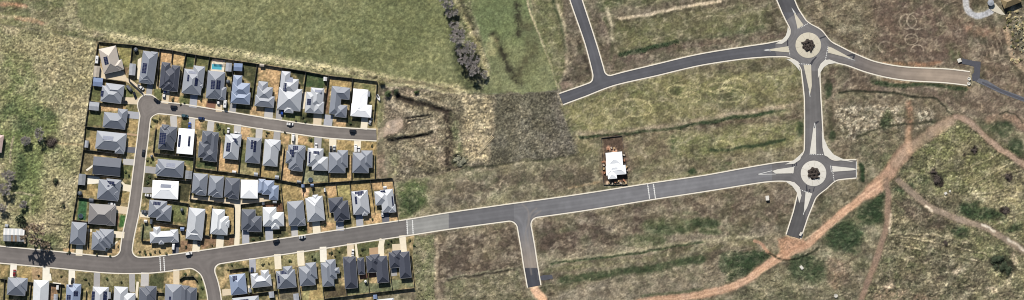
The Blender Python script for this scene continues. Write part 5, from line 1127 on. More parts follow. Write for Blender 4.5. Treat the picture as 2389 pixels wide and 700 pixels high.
TANKM = mat('tank_dark', C(70, 78, 88), .5, .08); TANKL = mat('tank_grey', C(160, 166, 174), .5, .08)
def tank(px, r, label, m=TANKM): lathe_thing('water_tank', px, [(r, -.1), (r, 1.9), (r * .95, 2.0), (r * .25, 2.25), (r * .2, 2.25)], m, label, 'water tank', group='rainwater tanks', parts=[('lid', [(r * .18, 2.2), (r * .18, 2.32), (r * .1, 2.34)], TANKL)])
tank(W('E', 103, 478), 1.5, 'dark round water tank at the west fence below the long grey shed'); tank(W('K', 265, 111), 1.1, 'dark round water tank in the back lawn of the third side street house')
tank(W('B', 650, 308), 1.3, 'dark round water tank between the pool house and the blue-grey north row house'); tank(T2v(353, 18), 2.2, 'pale round tank beside the wedge-shaped concrete pad at top right', TANKL)
tank(W('E', 572, 236), .9, 'small dark tank at the side street corner of the first side street house'); tank(W('M', 372, 578), .9, 'small white round tank behind the narrow charcoal house of the bottom row', mat('tank_white', C(230, 230, 228), .5, .05))
tank(W('A', 468, 100), 1.4, 'dark round tank in the corner yard left of the first north row house')
NET = mat('trampoline_mat', C(40, 52, 72), .8, .1); RIM = mat('trampoline_rim', C(60, 110, 130), .7, .1)
def tramp(px, r, label):
    root = empty('trampoline', P(*px)); b = MB(); b.lathe([(r * .86, .84), (r * .86, .86), (.01, .83)], 24); b.build('jumping_mat', NET, root)
    b = MB(); b.lathe([(r, .80), (r, .88), (r * .87, .90)], 24); b.f.pop(); b.m.pop(); b.build('rim_pad', RIM, root)
    for k in range(6): b = MB(); t = k * math.pi / 3; b.tube((r * math.cos(t), r * math.sin(t), -.05), (r * math.cos(t), r * math.sin(t), 2.3), .035, .035, 6, cap=True); b.build('pole', TANKL, root)
    tag(root, label, 'trampoline', 'trampolines')
tramp(W('E', 108, 627), 1.6, 'round dark blue trampoline on the bright green turf, seventh west row yard'); tramp(W('G', 573, 390), 1.6, 'round blue trampoline in the back yard of the eighth middle row house')
# swimming pool
pl = empty('swimming_pool', P(*W('B', 577, 213)), -math.radians(4)); a_, b_ = 32 / 2.8 * S, 17 / 2.8 * S
m = MB(); cp = .45
for q in ((-a_ - cp, -b_ - cp, a_ + cp, -b_), (-a_ - cp, b_, a_ + cp, b_ + cp), (-a_ - cp, -b_, -a_, b_), (a_, -b_, a_ + cp, b_)): m.box(q[0], q[1], -.1, q[2], q[3], .1)
m.build('coping', PALE2, pl)
wt = bpy.data.materials.new('pool_water'); wt.use_nodes = True; b = wt.node_tree.nodes['Principled BSDF']; b.inputs['Base Color'].default_value = C(92, 186, 206); b.inputs['Roughness'].default_value = .08
nn = wt.node_tree.nodes.new('ShaderNodeTexNoise'); nn.inputs['Scale'].default_value = 1.4; bp = wt.node_tree.nodes.new('ShaderNodeBump'); bp.inputs['Strength'].default_value = .25; wt.node_tree.links.new(nn.outputs[0], bp.inputs['Height']); wt.node_tree.links.new(bp.outputs[0], b.inputs['Normal'])
m = MB(); m.face([(-a_, -b_, .06), (a_, -b_, .06), (a_, b_, .06), (-a_, b_, .06)]); m.build('water', wt, pl); tag(pl, 'turquoise rectangular swimming pool behind the fourth north row house', 'pool')
pv = empty('pergola', P(*W('B', 585, 175)), -math.radians(5)); DECK = mat('deck_timber', C(96, 70, 60), .8, .25, 8)
for k in range(9): m = MB(); m.box(-3.6 + k * .8, -.9, 2.3, -3.2 + k * .8, .9, 2.42); m.build('slat', DECK, pv)
for sx in (-3.4, 3.4):
    for sy in (-.8, .8): m = MB(); m.box(sx - .06, sy - .06, -.1, sx + .06, sy + .06, 2.3); m.build('post', DECK, pv)
tag(pv, 'dark slatted timber pergola above the swimming pool', 'pergola')

# ------------------------------------------------------------------ fences
FEN = mat('fence_steel', C(70, 70, 74), .6, .1, 3); FENL = mat('fence_pale', C(206, 200, 190), .6, .1, 3); FENW = mat('fence_timber', C(120, 104, 86), .85, .2, 3)
def fence(p, q, label=None, m=FEN, h=1.8):
    a_, b_ = P(*p), P(*q); d = b_ - a_; L_ = d.length; rz = math.atan2(d.y, d.x)
    mb = MB(); n = max(2, int(L_ / .4)); t = .035
    xs = [L_ * i / n for i in range(n + 1)]; off = [t if i % 2 else -t for i in range(n + 1)]
    for i in range(n):
        mb.face([(xs[i], off[i], -.1), (xs[i + 1], off[i + 1], -.1), (xs[i + 1], off[i + 1], h), (xs[i], off[i], h)])
    mb.box(0, -.06, h - .01, L_, .06, h + .06)
    for i in range(int(L_ / 2.4) + 1): mb.box(i * 2.4 - .05, -.07, -.1, i * 2.4 + .05, .07, h + .08)
    o = mb.build('fence', m, loc=a_, rz=rz)
    o['p'] = (p[0], p[1], q[0], q[1]); FENCES.append((o, p, q, label, m)); return o
FENCES = []
SEG = []
def chain(*pts, **kw):
    for i in range(len(pts) - 1): SEG.append((pts[i], pts[i + 1], kw))
chain((230, 98), (309, 105)); chain((309, 105), (373, 114), (403, 118), (434, 124), (457, 128), (489, 133), (546, 141), (600, 149), (657, 158), (714, 167), (767, 177), (823, 183), (880, 190))
for a_, b_ in (((373, 114), (367, 201)), ((403, 118), (400, 146)), ((434, 125), (420, 205)), ((457, 129), (454, 151)), ((489, 134), (479, 205)), ((546, 142), (536, 237)), ((600, 150), (587, 244)), ((657, 159), (645, 251)), ((714, 168), (703, 250)), ((767, 178), (755, 264)), ((823, 184), (814, 269)), ((880, 191), (872, 280)), ((309, 106), (300, 184)), ((300, 186), (334, 217)),
               ((229, 99), (217, 180)), ((217, 181), (208, 234)), ((208, 235), (199, 294)), ((199, 295), (195, 348)), ((195, 349), (186, 405)), ((186, 406), (179, 459)), ((179, 460), (170, 512)), ((170, 513), (160, 577)),
               ((218, 181), (293, 191)), ((209, 235), (243, 241)), ((201, 295), (292, 305)), ((196, 349), (286, 360)), ((188, 406), (283, 416)), ((181, 460), (270, 471)), ((172, 513), (267, 526)), ((208, 524), (205, 577)),
               ((364, 296), (357, 356)), ((358, 357), (453, 368)), ((416, 316), (411, 363)), ((457, 315), (453, 391)), ((454, 392), (506, 399)), ((506, 399), (556, 405)), ((556, 405), (605, 412)), ((605, 412), (655, 420)), ((655, 420), (704, 430)), ((704, 430), (766, 426)), ((766, 426), (820, 422)), ((820, 422), (875, 418)), ((875, 418), (915, 415)),
               ((513, 320), (506, 398)), ((563, 334), (556, 404)), ((611, 348), (605, 411)), ((663, 345), (655, 419)), ((715, 358), (704, 428)), ((767, 364), (766, 425)), ((820, 362), (820, 421)), ((875, 360), (875, 417)),
               ((360, 415), (445, 422)), ((453, 369), (443, 463)), ((370, 464), (440, 475)), ((356, 517), (433, 528)), ((441, 476), (433, 553)), ((334, 522), (330, 561)), ((330, 562), (351, 563)),
               ((442, 464), (546, 477)), ((546, 478), (546, 545)), ((562, 477), (613, 471)), ((613, 471), (655, 466)), ((562, 478), (562, 538)), ((655, 432), (664, 516)), ((488, 408), (484, 455)), ((525, 414), (520, 461)), ((562, 418), (561, 460)), ((603, 418), (605, 452)),
               ((495, 480), (488, 549)), ((475, 548), (488, 550)), ((530, 548), (546, 546)), ((614, 473), (616, 540)), ((707, 466), (713, 518)), ((757, 434), (766, 506)), ((784, 429), (787, 456)), ((816, 424), (823, 500)), ((864, 421), (874, 495)), ((916, 416), (928, 512)), ((891, 419), (893, 436)), ((704, 431), (709, 465)), ((728, 430), (732, 456)), ((823, 500), (832, 499)),
               ((0, 650), (16, 652)), ((11, 652), (8, 704)), ((64, 657), (78, 659)), ((73, 659), (69, 704)), ((116, 660), (150, 664)), ((143, 665), (140, 704)), ((202, 678), (200, 704)), ((263, 676), (261, 704)), ((419, 652), (430, 645)), ((430, 645), (452, 645)), ((452, 645), (461, 655)), ((364, 682), (383, 683)),
               ((535, 630), (579, 624)), ((580, 626), (584, 678)), ((541, 692), (584, 686)), ((584, 686), (647, 678)), ((640, 630), (649, 697)), ((693, 622), (702, 697)), ((748, 622), (756, 696)), ((800, 606), (809, 690)), ((852, 604), (862, 683)), ((906, 597), (915, 677)), ((958, 592), (967, 671)), ((756, 697), (809, 691)), ((809, 691), (862, 684)), ((862, 684), (915, 678)), ((915, 678), (967, 672)),
               ((586, 626), (590, 634))):
    SEG.append((a_, b_, {}))
for a_, b_ in (((1403, 322), (1451, 317)), ((1451, 318), (1457, 359)), ((1457, 359), (1464, 428)), ((1403, 323), (1408, 430)), ((1408, 431), (1464, 431))): SEG.append((a_, b_, dict(h=.6)))
for p, q, kw in SEG:
    m = FENL if (p[0], p[1]) in ((693, 622),) else FEN
    fence(p, q, m=m, **kw)
def side_nick(mid, nrm):
    c = [(math.hypot(h['px'][0] - mid[0], h['px'][1] - mid[1]), h['nick']) for h in HOUSES if (h['px'][0] - mid[0]) * nrm[0] + (h['px'][1] - mid[1]) * nrm[1] > 4]
    c = [x for x in c if x[0] < 75]
    return min(c)[1] if c else None
def short(a_, b_):
    if b_ and a_ and a_.split(' house of ')[-1] == b_.split(' house of ')[-1] and ' house of ' in a_:
        return f"between {a_.split(' house')[0]} and {b_.split(' house')[0]} houses of {a_.split(' house of the ')[1]}"
    sh = lambda s: s.replace(' house of the ', ' ').replace(' row', ' row house') if ' house of the ' in s else s
    if a_ and b_: return f"between {sh(a_)} and {sh(b_)}"
    return f"at the outer side of the {sh(a_ or b_)}" if (a_ or b_) else 'at the estate edge'
fl = {}
for o, p, q, lb, m in FENCES:
    mid = ((p[0] + q[0]) / 2, (p[1] + q[1]) / 2); d = (q[0] - p[0], q[1] - p[1]); L_ = math.hypot(*d); nr = (-d[1] / L_, d[0] / L_)
    A, B_ = side_nick(mid, nr), side_nick(mid, (-nr[0], -nr[1]))
    hv = 'crosswise' if abs(d[0]) > abs(d[1]) else 'lengthwise'
    base = ('Pale' if m is FENL else 'dark').lower() + f' steel fence {short(A, B_)}'
    fl.setdefault(base, []).append((o, mid, L_, abs(d[0]) > abs(d[1])))
for base, lst in fl.items():
    if len(lst) > 1:
        hs = [x for x in lst if x[3]]; vs = [x for x in lst if not x[3]]
        for grp, adj, ix, wd in ((hs, 'across', 0, ('left', 'middle', 'right')), (vs, 'downward', 1, ('upper', 'middle', 'lower'))):
            grp.sort(key=lambda x: x[1][ix])
            for k, x in enumerate(grp):
                w_ = '' if len(grp) == 1 else (wd[0] if k == 0 else wd[2] if k == len(grp) - 1 else wd[1]) + ' '
                tag(x[0], base.replace('steel fence', f'steel {w_}fence {adj}'), 'fence', 'fences of the estate')
    else: tag(lst[0][0], base, 'fence', 'fences of the estate')
for o, *_ in FENCES:
    if 'p' in o: del o['p']
# country fences: posts and wires
def wire_fence(pts, label):
    root = empty('wire_fence', P(*pts[0])); base = P(*pts[0]); q = [P(*p) - base for p in pts]; w = MB(); posts = MB()
    for k in range(len(q) - 1):
        a_, b_ = q[k], q[k + 1]
        for z in (.4, .75, 1.1): w.tube(a_ + Vector((0, 0, z)), b_ + Vector((0, 0, z)), .012, .012, 3)
        n = max(1, int((b_ - a_).length / 4))
        for i in range(n): c = a_ + (b_ - a_) * i / n; posts.tube(c - Vector((0, 0, .3)), c + Vector((0, 0, 1.25)), .08, .07, 5, cap=True)
    w.build('wire', TANKL, root); o = posts.build('post', FENW, root); o['kind'] = 'stuff'; tag(root, label, 'fence', 'post and wire fences')
wire_fence([(0, 57), (110, 75), (228, 96)], 'post and wire fence along the top of the tufted paddock'); wire_fence([(882, 189), (960, 200), (1060, 211), (1130, 218)], 'post and wire fence between the north pasture and the earthworks')
wire_fence([(1230, 0), (1254, 70), (1285, 150), (1304, 213)], 'post and wire fence on the right side of the greener pasture'); wire_fence([(1130, 219), (1220, 216), (1304, 213)], 'post and wire fence along the top of the tilled block'); wire_fence([(1305, 218), (1330, 292), (1351, 360)], 'post and wire fence on the right side of the tilled block')
wire_fence([(28, 452), (76, 455)], 'short upper post and wire fence in the paddock near the bare trees'); wire_fence([(12, 486), (70, 484)], 'short lower post and wire fence in the paddock near the bare trees')

# ------------------------------------------------------------------ vehicles
GLASS = mat('car_glass', C(34, 40, 50), .12, .05, 3, spec=.6); TYRE = mat('tyre', C(36, 36, 38), .9, .1); RIMM = mat('wheel_rim', C(170, 172, 176), .35, .05, metal=.6)
HL = mat('headlight', C(230, 232, 236), .15, .02); TL = mat('tail_light', C(150, 30, 30), .3, .05); TRAY = mat('ute_tray', C(66, 68, 72), .8, .2)
PA = {k: mat('paint_' + k, v, .28, .03, 3, spec=.5) for k, v in dict(white=C(240, 240, 240), silver=C(182, 186, 192), black=C(34, 36, 42), navy=C(44, 62, 104), blue=C(40, 78, 170), red=C(140, 34, 44), grey=C(112, 116, 124), teal=C(70, 100, 110)).items()}
def loft(sections, mi=0):                          # cross-sections along x: (x, half width bottom, half width top, z0, z1)
    b = MB(); n = 8; i0 = 0
    for x, wb, wt_, z0, z1 in sections:
        r = .12 * (z1 - z0)
        b.v += [(x, -wb, z0), (x, wb, z0), (x, wb * 1.0, z0 + (z1 - z0) * .55), (x, wt_ + (wb - wt_) * .25, z1 - r), (x, wt_ * .88, z1), (x, -wt_ * .88, z1), (x, -wt_ - (wb - wt_) * .25, z1 - r), (x, -wb, z0 + (z1 - z0) * .55)]
    for k in range(len(sections) - 1):
        for j in range(n): b.f.append((k * n + j, k * n + (j + 1) % n, (k + 1) * n + (j + 1) % n, (k + 1) * n + j)); b.m.append(mi)
    b.f.append(tuple(range(n))[::-1]); b.m.append(mi); b.f.append(tuple((len(sections) - 1) * n + j for j in range(n))); b.m.append(mi)
    for k in range(len(b.f)): b.f[k] = b.f[k][::-1]
    return b
def make_car(kind):
    spec = dict(hatch=(4.2, [(-2.1, .70, .64, .34, .72), (-1.95, .86, .80, .26, .96), (-1.2, .90, .84, .22, 1.0), (.6, .90, .84, .22, .98), (1.7, .87, .80, .24, .84), (2.05, .74, .66, .34, .70)], (-1.75, -1.35, .35, 1.0, 1.48)),
                sedan=(4.6, [(-2.3, .72, .66, .36, .80), (-2.15, .87, .82, .26, .98), (-1.3, .91, .85, .22, 1.0), (.7, .91, .85, .22, .98), (1.9, .88, .80, .24, .84), (2.25, .74, .66, .34, .70)], (-1.55, -1.0, .3, 1.05, 1.45)),
                suv=(4.6, [(-2.3, .78, .74, .42, .95), (-2.2, .92, .88, .32, 1.12), (-1.2, .95, .90, .28, 1.15), (.8, .95, .90, .28, 1.12), (1.9, .92, .85, .30, 1.02), (2.25, .80, .74, .40, .86)], (-2.15, -1.85, .45, 1.05, 1.78)),
                ute=(5.1, [(-2.55, .90, .86, .50, .92), (-2.5, .92, .88, .42, .98), (-.6, .94, .90, .34, 1.0), (.9, .94, .90, .34, 1.12), (2.2, .91, .84, .36, 1.04), (2.5, .80, .72, .44, .88)], (-.75, -.6, .75, 1.3, 1.78)),
                van=(5.0, [(-2.5, .92, .86, .34, 1.95), (-2.45, .95, .88, .30, 2.0), (1.0, .95, .88, .30, 2.0), (1.6, .95, .86, .30, 1.75), (2.3, .90, .74, .34, 1.15), (2.5, .80, .66, .40, .95)], None),
                caravan=(5.2, [(-2.6, 1.05, .95, .5, 2.3), (-2.45, 1.12, 1.02, .42, 2.55), (2.2, 1.12, 1.02, .42, 2.55), (2.6, 1.08, .95, .5, 2.2)], None))[kind]
    L_, secs, cab = spec; root = empty(kind, (0, 0, 0)); loft(secs).build('body', PA['white'], root)
    zb = secs[2][4]
    if cab:
        x0, x1, x2, x3, zt = cab; w0, w1 = secs[2][1] - .06, secs[2][1] - .20
        b = MB(); b.v = [(x0, -w0, zb - .06), (x0, w0, zb - .06), (x3 + .25, w0, zb - .10), (x3 + .25, -w0, zb - .10), (x1, -w1, zt), (x1, w1, zt), (x2, w1, zt), (x2, -w1, zt)]
        for q in ((0, 4, 7, 3), (1, 2, 6, 5), (0, 1, 5, 4), (2, 3, 7, 6), (4, 5, 6, 7)): b.f.append(q[::-1] if q[0] in (0, 1) and False else q); b.m.append(0)
        b.build('window', GLASS, root)
        b = MB(); b.box(x1 - .03, -w1 - .03, zt - .02, x2 + .03, w1 + .03, zt + .045); b.build('roof', PA['white'], root)
    elif kind == 'van':
        b = MB(); b.face([(1.66, -.78, 1.74), (2.25, -.68, 1.22), (2.25, .68, 1.22), (1.66, .78, 1.74)]); b.build('windscreen', GLASS, root)
    else:
        b = MB(); b.box(-.5, -.35, 2.55, .4, .35, 2.7); b.build('roof_hatch', GLASS, root)
        b = MB(); b.tube((2.5, 0, .5), (3.6, 0, .45), .07, .06, 6, cap=True); b.build('drawbar', TYRE, root)
    if kind == 'ute':
        b = MB(); b.box(-2.42, -.76, .985, -.85, .76, 1.02); b.build('tray', TRAY, root)
    hw = secs[2][1]; ax = (L_ * .29, -L_ * .29) if kind != 'caravan' else (.0, -.75)
    wm_ = MB(); wm_.lathe([(.2, -.1), (.32, -.1), (.33, -.05), (.33, .05), (.32, .1), (.2, .1)], 14); wme = wm_.mesh('wheel', TYRE); rm = MB(); rm.lathe([(.2, -.105), (.2, .105), (.05, .09)], 12); rme = rm.mesh('rim', RIMM)
    for x in ax:
        for s_ in (-1, 1):
            o = link('wheel', wme, root, (x, s_ * (hw - .07), .33)); o.rotation_euler = (-s_ * math.pi / 2, 0, 0); link('rim', rme, o)
    if kind != 'caravan':
        for s_ in (-1, 1):
            b = MB(); b.box(-.03, -.16, -.07, .05, .16, .07); f = secs[-1]
            b.build('headlight', HL, root, (f[0] - .04, s_ * (f[1] - .16), f[4] - .12)); b.build('tail_light', TL, root, (secs[0][0] - .02, s_ * (secs[0][1] - .14), secs[0][4] - .16))
    return root
PROTO = {}; FIRST = set()
def car(kind, colour, px, deg, label):
    if kind not in PROTO: PROTO[kind] = make_car(kind)
    if kind in FIRST: o = copy_tree(PROTO[kind])
    else: o = PROTO[kind]; FIRST.add(kind)
    o.location = P(*px, .0 if RDAT(px) < 0 else .075); o.rotation_euler = (0, 0, math.radians(deg))
    for ch in o.children:
        if ch.name.split('.')[0] in ('body', 'roof'):
            ch.material_slots[0].link = 'OBJECT'; ch.material_slots[0].material = PA[colour]
    o.name = {'hatch': 'car', 'sedan': 'car', 'suv': 'suv', 'ute': 'ute', 'van': 'van', 'caravan': 'caravan'}[kind]
    tag(o, label, {'hatch': 'car', 'sedan': 'car', 'suv': 'car', 'ute': 'ute', 'van': 'van', 'caravan': 'caravan'}[kind], 'vehicles of the estate'); return o
def RDAT(px): return RDC[min(NY - 1, max(0, int(round((px[1] + MY) / STEP)))), min(NX - 1, max(0, int(round((px[0] + MX) / STEP))))]
for kind, col, w, x, y, deg, lab in (
    ('sedan', 'black', 'A', 605, 432, -35, 'dark car parked at the upper kerb of the cul-de-sac'), ('suv', 'black', 'B', 296, 474, -5, 'black suv parked on the crescent, nearest car to the second north row house'),
    ('suv', 'teal', 'B', 368, 532, -10, 'dark teal suv parked at the lower kerb of the crescent'), ('hatch', 'navy', 'B', 476, 549, -5, 'navy blue car parked at the lower kerb of the crescent'),
    ('sedan', 'blue', 'B', 399, 596, 85, 'bright blue car on the drive of the bright white middle row house'), ('sedan', 'blue', 'B', 241, 358, 82, 'blue car parked against the second north row house'),
    ('hatch', 'white', 'B', 233, 396, 80, 'white car on the drive nearest the road, second north row house'), ('hatch', 'white', 'B', 262, 362, 82, 'white car parked beside the blue one, second north row house'),
    ('caravan', 'white', 'B', 631, 455, 85, 'white caravan parked on the drive of the pool house'), ('hatch', 'white', 'B', 588, 441, 84, 'white car parked against the fourth north row house'),
    ('sedan', 'white', 'C', 495, 587, -5, 'white car parked on the crescent, below the seventh north row house'), ('hatch', 'blue', 'C', 443, 510, 84, 'blue and white car on the drive of the seventh north row house'),
    ('suv', 'black', 'D', 345, 492, -3, 'black suv parked on the crescent near its eastern end'), ('ute', 'black', 'A', 387, 440, -6, 'black ute on the drive of the second west row house'),
    ('sedan', 'black', 'A', 461, 397, -70, 'black car parked on the grass beside the long diagonal drive'), ('van', 'grey', 'A', 426, 354, -50, 'dark grey van parked on the lawn of the second west row house'),
    ('caravan', 'white', 'A', 215, 166, 85, 'white caravan parked left of the beige-grey roof at the north-west corner'), ('ute', 'white', 'A', 500, 346, -38, 'white ute parked by the fence left of the first north row drive'),
    ('hatch', 'white', 'F', 568, 126, 85, 'white car on the grass left of the fourth middle row drive'), ('hatch', 'white', 'F', 615, 152, 85, 'white car on the fourth middle row drive, left one of two'), ('hatch', 'silver', 'F', 635, 156, 85, 'silver car on the fourth middle row drive, right one of two'),
    ('van', 'white', 'G', 460, 112, 86, 'white van on the cream drive of the seventh middle row house'), ('hatch', 'white', 'G', 610, 172, 88, 'white car on the grey drive of the eighth middle row house'),
    ('sedan', 'black', 'H', 202, 134, 90, 'black car on the cream drive of the ninth middle row house'), ('ute', 'silver', 'H', 224, 134, 90, 'silver ute beside the black car, ninth middle row drive'),
    ('van', 'white', 'H', 364, 128, 90, 'white van on the cream drive of the tenth middle row house'), ('hatch', 'white', 'H', 384, 138, 90, 'white car beside the white van, tenth middle row drive'),
    ('sedan', 'black', 'E', 517, 212, 80, 'dark car parked on the side street'), ('ute', 'white', 'E', 311, 548, -6, 'white ute beside the seventh west row house, near its drive'),
    ('sedan', 'white', 'F', 45, 548, -8, 'white car at the side street corner of the bright white side street house'), ('ute', 'grey', 'K', 24, 122, 175, 'dark grey ute on the drive of the third side street house'),
    ('van', 'white', 'K', 210, 346, 85, 'white van on the dark drive of the fourth side street house'), ('sedan', 'black', 'K', 375, 318, 82, 'black car on the drive of the first main road house'),
    ('suv', 'white', 'K', 310, 396, 10, 'white car driving on the main road below the first main road house'), ('suv', 'black', 'L', 349, 314, 12, 'black car parked on the main road below the fourth main road house'),
    ('sedan', 'silver', 'L', 519, 290, 8, 'silver car parked on the main road below the fifth main road house'), ('sedan', 'white', 'H', 540, 553, 86, 'white car on the dark drive of the last main road house'),
    ('sedan', 'red', 'I', 95, 522, 85, 'dark red car on the white drive of the first bottom row house'), ('hatch', 'navy', 'L', 190, 504, 85, 'navy car on the drive of the tenth bottom row house'),
    ('sedan', 'white', 'M', 289, 391, 86, 'white car on the beige drive of the first charcoal bottom row house'), ('hatch', 'black', 'I', 474, 574, 80, 'dark car on the turning pad of the third bottom row house'),
    ('sedan', 'silver', 'D', 460, 428, 70, 'silver car on the grass beside the bright white north row house')):
    px = W(w, x, y); car(kind, col, px, deg, lab)
# boat on its trailer by the last north fence
bt = empty('boat', P(*W('D', 512, 274)), math.radians(-65)); loft([(-2.2, .75, .8, .5, 1.0), (-.5, .95, .98, .4, 1.05), (1.2, .75, .85, .45, 1.1), (2.1, .2, .25, .7, 1.15), (2.4, .03, .04, .9, 1.15)]).build('hull', PA['white'], bt)
b = MB(); b.box(-1.9, -.55, 1.03, .2, .55, 1.07); b.build('cockpit', TRAY, bt); b = MB(); b.box(-2.0, -.06, .05, 2.6, .06, .42); b.build('trailer', TANKL, bt); tag(bt, 'white boat parked outside the last fence of the north row', 'boat')

# ------------------------------------------------------------------ trees and shrubs
BARK = mat('bark_grey', C(128, 118, 112), .95, .25, 8); TWIG = mat('twig_grey', C(216, 208, 202), .95, .3, 3); TWIG2 = mat('twig_brown', C(230, 210, 184), .95, .3, 3)
LEAFM = {k: mat('leaf_' + k, v, .8, .4, 6) for k, v in dict(dark=C(62, 76, 46), green=C(84, 104, 56), straw=C(232, 214, 164), purple=C(88, 76, 68), olive=C(128, 124, 78), grey=C(170, 168, 142)).items()}
def bare_tree_mesh(seed, H_, R_, twigs=2600, leaf=False, tw=1.5):
    r = random.Random(seed); tr = MB(); cr = MB(); tips = []
    def grow(p, d, l, rad, lev):
        n = 3; q = p
        for k in range(n):
            d2 = (d + Vector((r.uniform(-1, 1), r.uniform(-1, 1), r.uniform(-.3, .5))) * .18).normalized(); q2 = q + d2 * (l / n)
            tr.tube(q, q2, rad * (1 - k / n * .4), rad * (1 - (k + 1) / n * .4), 5 if lev < 2 else 3); q = q2; d = d2
            if lev >= 2: tips.append((q, d))
        if lev < 3:
            m = r.randint(4, 6) if lev == 0 else r.randint(3, 4)
            for k in range(m):
                t = 2 * math.pi * (k + r.random() * .6) / m; sp = .75 if lev == 0 else .6
                dd = (d * .55 + Vector((math.cos(t), math.sin(t), r.uniform(-.1, .35))) * sp).normalized(); grow(q, dd, l * r.uniform(.62, .85) if lev else R_ * r.uniform(.5, .75), rad * .55, lev + 1)
    grow(Vector((0, 0, -.2)), Vector((0, 0, 1)), H_ * .38, R_ * .06, 0)
    for k in range(twigs):
        p, d = r.choice(tips); dd = (d + Vector((r.gauss(0, .8), r.gauss(0, .8), r.gauss(.2, .5)))).normalized(); L_ = r.uniform(.35, .9) * (.4 + R_ * .12); p0 = p + Vector((r.gauss(0, .22), r.gauss(0, .22), r.gauss(0, .2))) * (.3 + R_ * .1)
        s_ = dd.orthogonal().normalized() * r.uniform(.05, .10) * tw; q = p0 + dd * L_
        cr.face([p0 - s_, p0 + s_, q + s_ * .4, q - s_ * .4])
    sc = R_ / max(.1, np.percentile([math.hypot(v[0], v[1]) for v in cr.v], 95))
    for mb in (tr, cr): mb.v = [(v[0] * sc, v[1] * sc, v[2] * min(1.15, max(.8, sc))) for v in mb.v]
    return tr.mesh('trunk', BARK), cr.mesh('crown', TWIG)
TM = {}
def tree(px, r_px, H_, label, seed, twig=TWIG, group=None, twigs=2600, tw=1.5):
    key = (seed,)
    if key not in TM: TM[key] = bare_tree_mesh(seed, H_, r_px * S, twigs, tw=tw)
    root = empty('bare_tree', P(*px)); t, c = TM[key]; link('trunk', t, root); o = link('crown', c, root)
    if twig is not TWIG: o.material_slots[0].link = 'OBJECT'; o.material_slots[0].material = twig
    tag(root, label, 'tree', group); return root
GT = 'bare trees in the gully'; PT = 'bare trees in the paddock'
for k, (x, y, r_, H_, lab) in enumerate(((1041, 8, 17, 12, 'bare grey tree at the top of the gully, cut by the upper picture edge'), (1062, 28, 8, 5, 'small bare tree below the topmost gully tree'), (1068, 86, 18, 13, 'bare pinkish-grey tree, uppermost of the big gully clump'), (1093, 110, 17, 12, 'bare grey tree right of the uppermost big gully tree'), (1082, 142, 16, 11, 'bare grey tree on the left middle of the gully clump'), (1102, 140, 15, 11, 'bare grey tree on the right middle of the gully clump'), (1100, 168, 18, 11, 'bare grey tree at the foot of the gully clump'), (1050, 34, 12, 9, 'bare tree between the topmost gully tree and the small one'), (1060, 58, 11, 8, 'bare tree at the narrow neck of the gully, above the big clump'), (1076, 116, 14, 11, 'bare tree at the dark left side of the gully clump'), (1130, 172, 10, 5, 'small bare tree standing apart right of the gully clump'))):
    tree((x, y), r_, H_, lab, 100 + k, TWIG if k % 3 else TWIG, GT, 5200 if r_ > 12 else 2200)
for k, (x, y, r_, H_, lab) in enumerate(((97, 314, 15, 8, 'bare grey tree above the dark burnt patch in the paddock'), (62, 328, 11, 5, 'small bare tree left of the burnt patch tree'), (21, 414, 16, 7, 'bare grey tree near the left edge, upper of the stacked pair'), (15, 442, 16, 7, 'bare grey tree near the left edge, lower of the stacked pair'), (8, 484, 11, 5, 'small bare tree at the left edge below the stacked pair'), (55, 478, 9, 4, 'small round bare tree between the two short paddock fences'))):
    tree((x, y), r_, H_, lab, 200 + k, TWIG, PT, 4200, 1.7)
tree((86, 546), 30, 17, 'large bare brown tree beside the tin shed, its shadow across the main road', 301, TWIG2, None, 12000, 2.2)
tree((106, 572), 15, 11, 'smaller bare tree at the road verge beside the large brown tree', 302, TWIG2, None, 4200, 2)
def shrub_mesh(seed, R_, H_, n, ls):
    r = random.Random(seed); cr = MB(); lobes = [(Vector((r.gauss(0, .4) * R_, r.gauss(0, .4) * R_, H_ * r.uniform(.35, .7))), R_ * r.uniform(.4, .65)) for _ in range(6)]
    for k in range(n):
        c, q = r.choice(lobes); v = Vector((r.gauss(0, 1), r.gauss(0, 1), r.gauss(.2, 1))).normalized(); p = c + v * q * r.uniform(.7, 1.05); p.z = max(.02, p.z * (H_ / (H_ + .1)))
        a_ = (v + Vector((r.gauss(0, .5), r.gauss(0, .5), r.gauss(0, .5)))).normalized(); u = a_.orthogonal().normalized(); w_ = a_.cross(u); s_ = ls * r.uniform(.6, 1.3)
        cr.face([p - u * s_, p - w_ * s_ * .6, p + u * s_, p + w_ * s_ * .6])
    st = MB()
    for c, q in lobes: st.tube((0, 0, -.15), c, .05 * R_ + .02, .02, 4)
    return cr, st
SM = {}
def shrub(px, r_px, kind, label, var=0, group=None, H=None, cat='shrub', name='shrub', z=0.0):
    key = (kind, var)
    if key not in SM:
        cr, st = shrub_mesh(hash(kind) % 97 * 0 + var * 13 + len(kind), 1.0, 1.1, 420, .16); SM[key] = (cr.mesh('foliage', LEAFM[kind]), st.mesh('stem', BARK))
    root = empty(name, P(*px, z), random.random() * 6); R_ = r_px * S; root.scale = (R_, R_, (H or R_ * 1.1))
    link('foliage', SM[key][0], root); link('stem', SM[key][1], root); tag(root, label, cat, group); return root
shrub((48, 511), 13, 'dark', 'dense dark green tree behind the tin shed', 1, None, 4.5, 'tree', 'evergreen_tree')
shrub((904, 216), 8, 'green', 'round green bush outside the last north row fence, left one', 0); shrub((924, 214), 7, 'dark', 'dark bush at the start of the dirt bank, right of the round green bush', 2); shrub((972, 214), 6, 'green', 'green bush on the verge above the earthworks ditch', 1)
shrub((889, 193), 8, 'olive', 'olive bush at the corner post of the last north row fence', 2)
shrub((130, 422), 6, 'dark', 'lone dark bush in the middle of the paddock', 2, None, 1.4); shrub((148, 479), 4, 'dark', 'small lone dark bush in the lower paddock', 1); shrub((122, 332), 11, 'purple', 'dark purple-brown thicket over the burnt patch in the paddock', 2, None, 1.2)
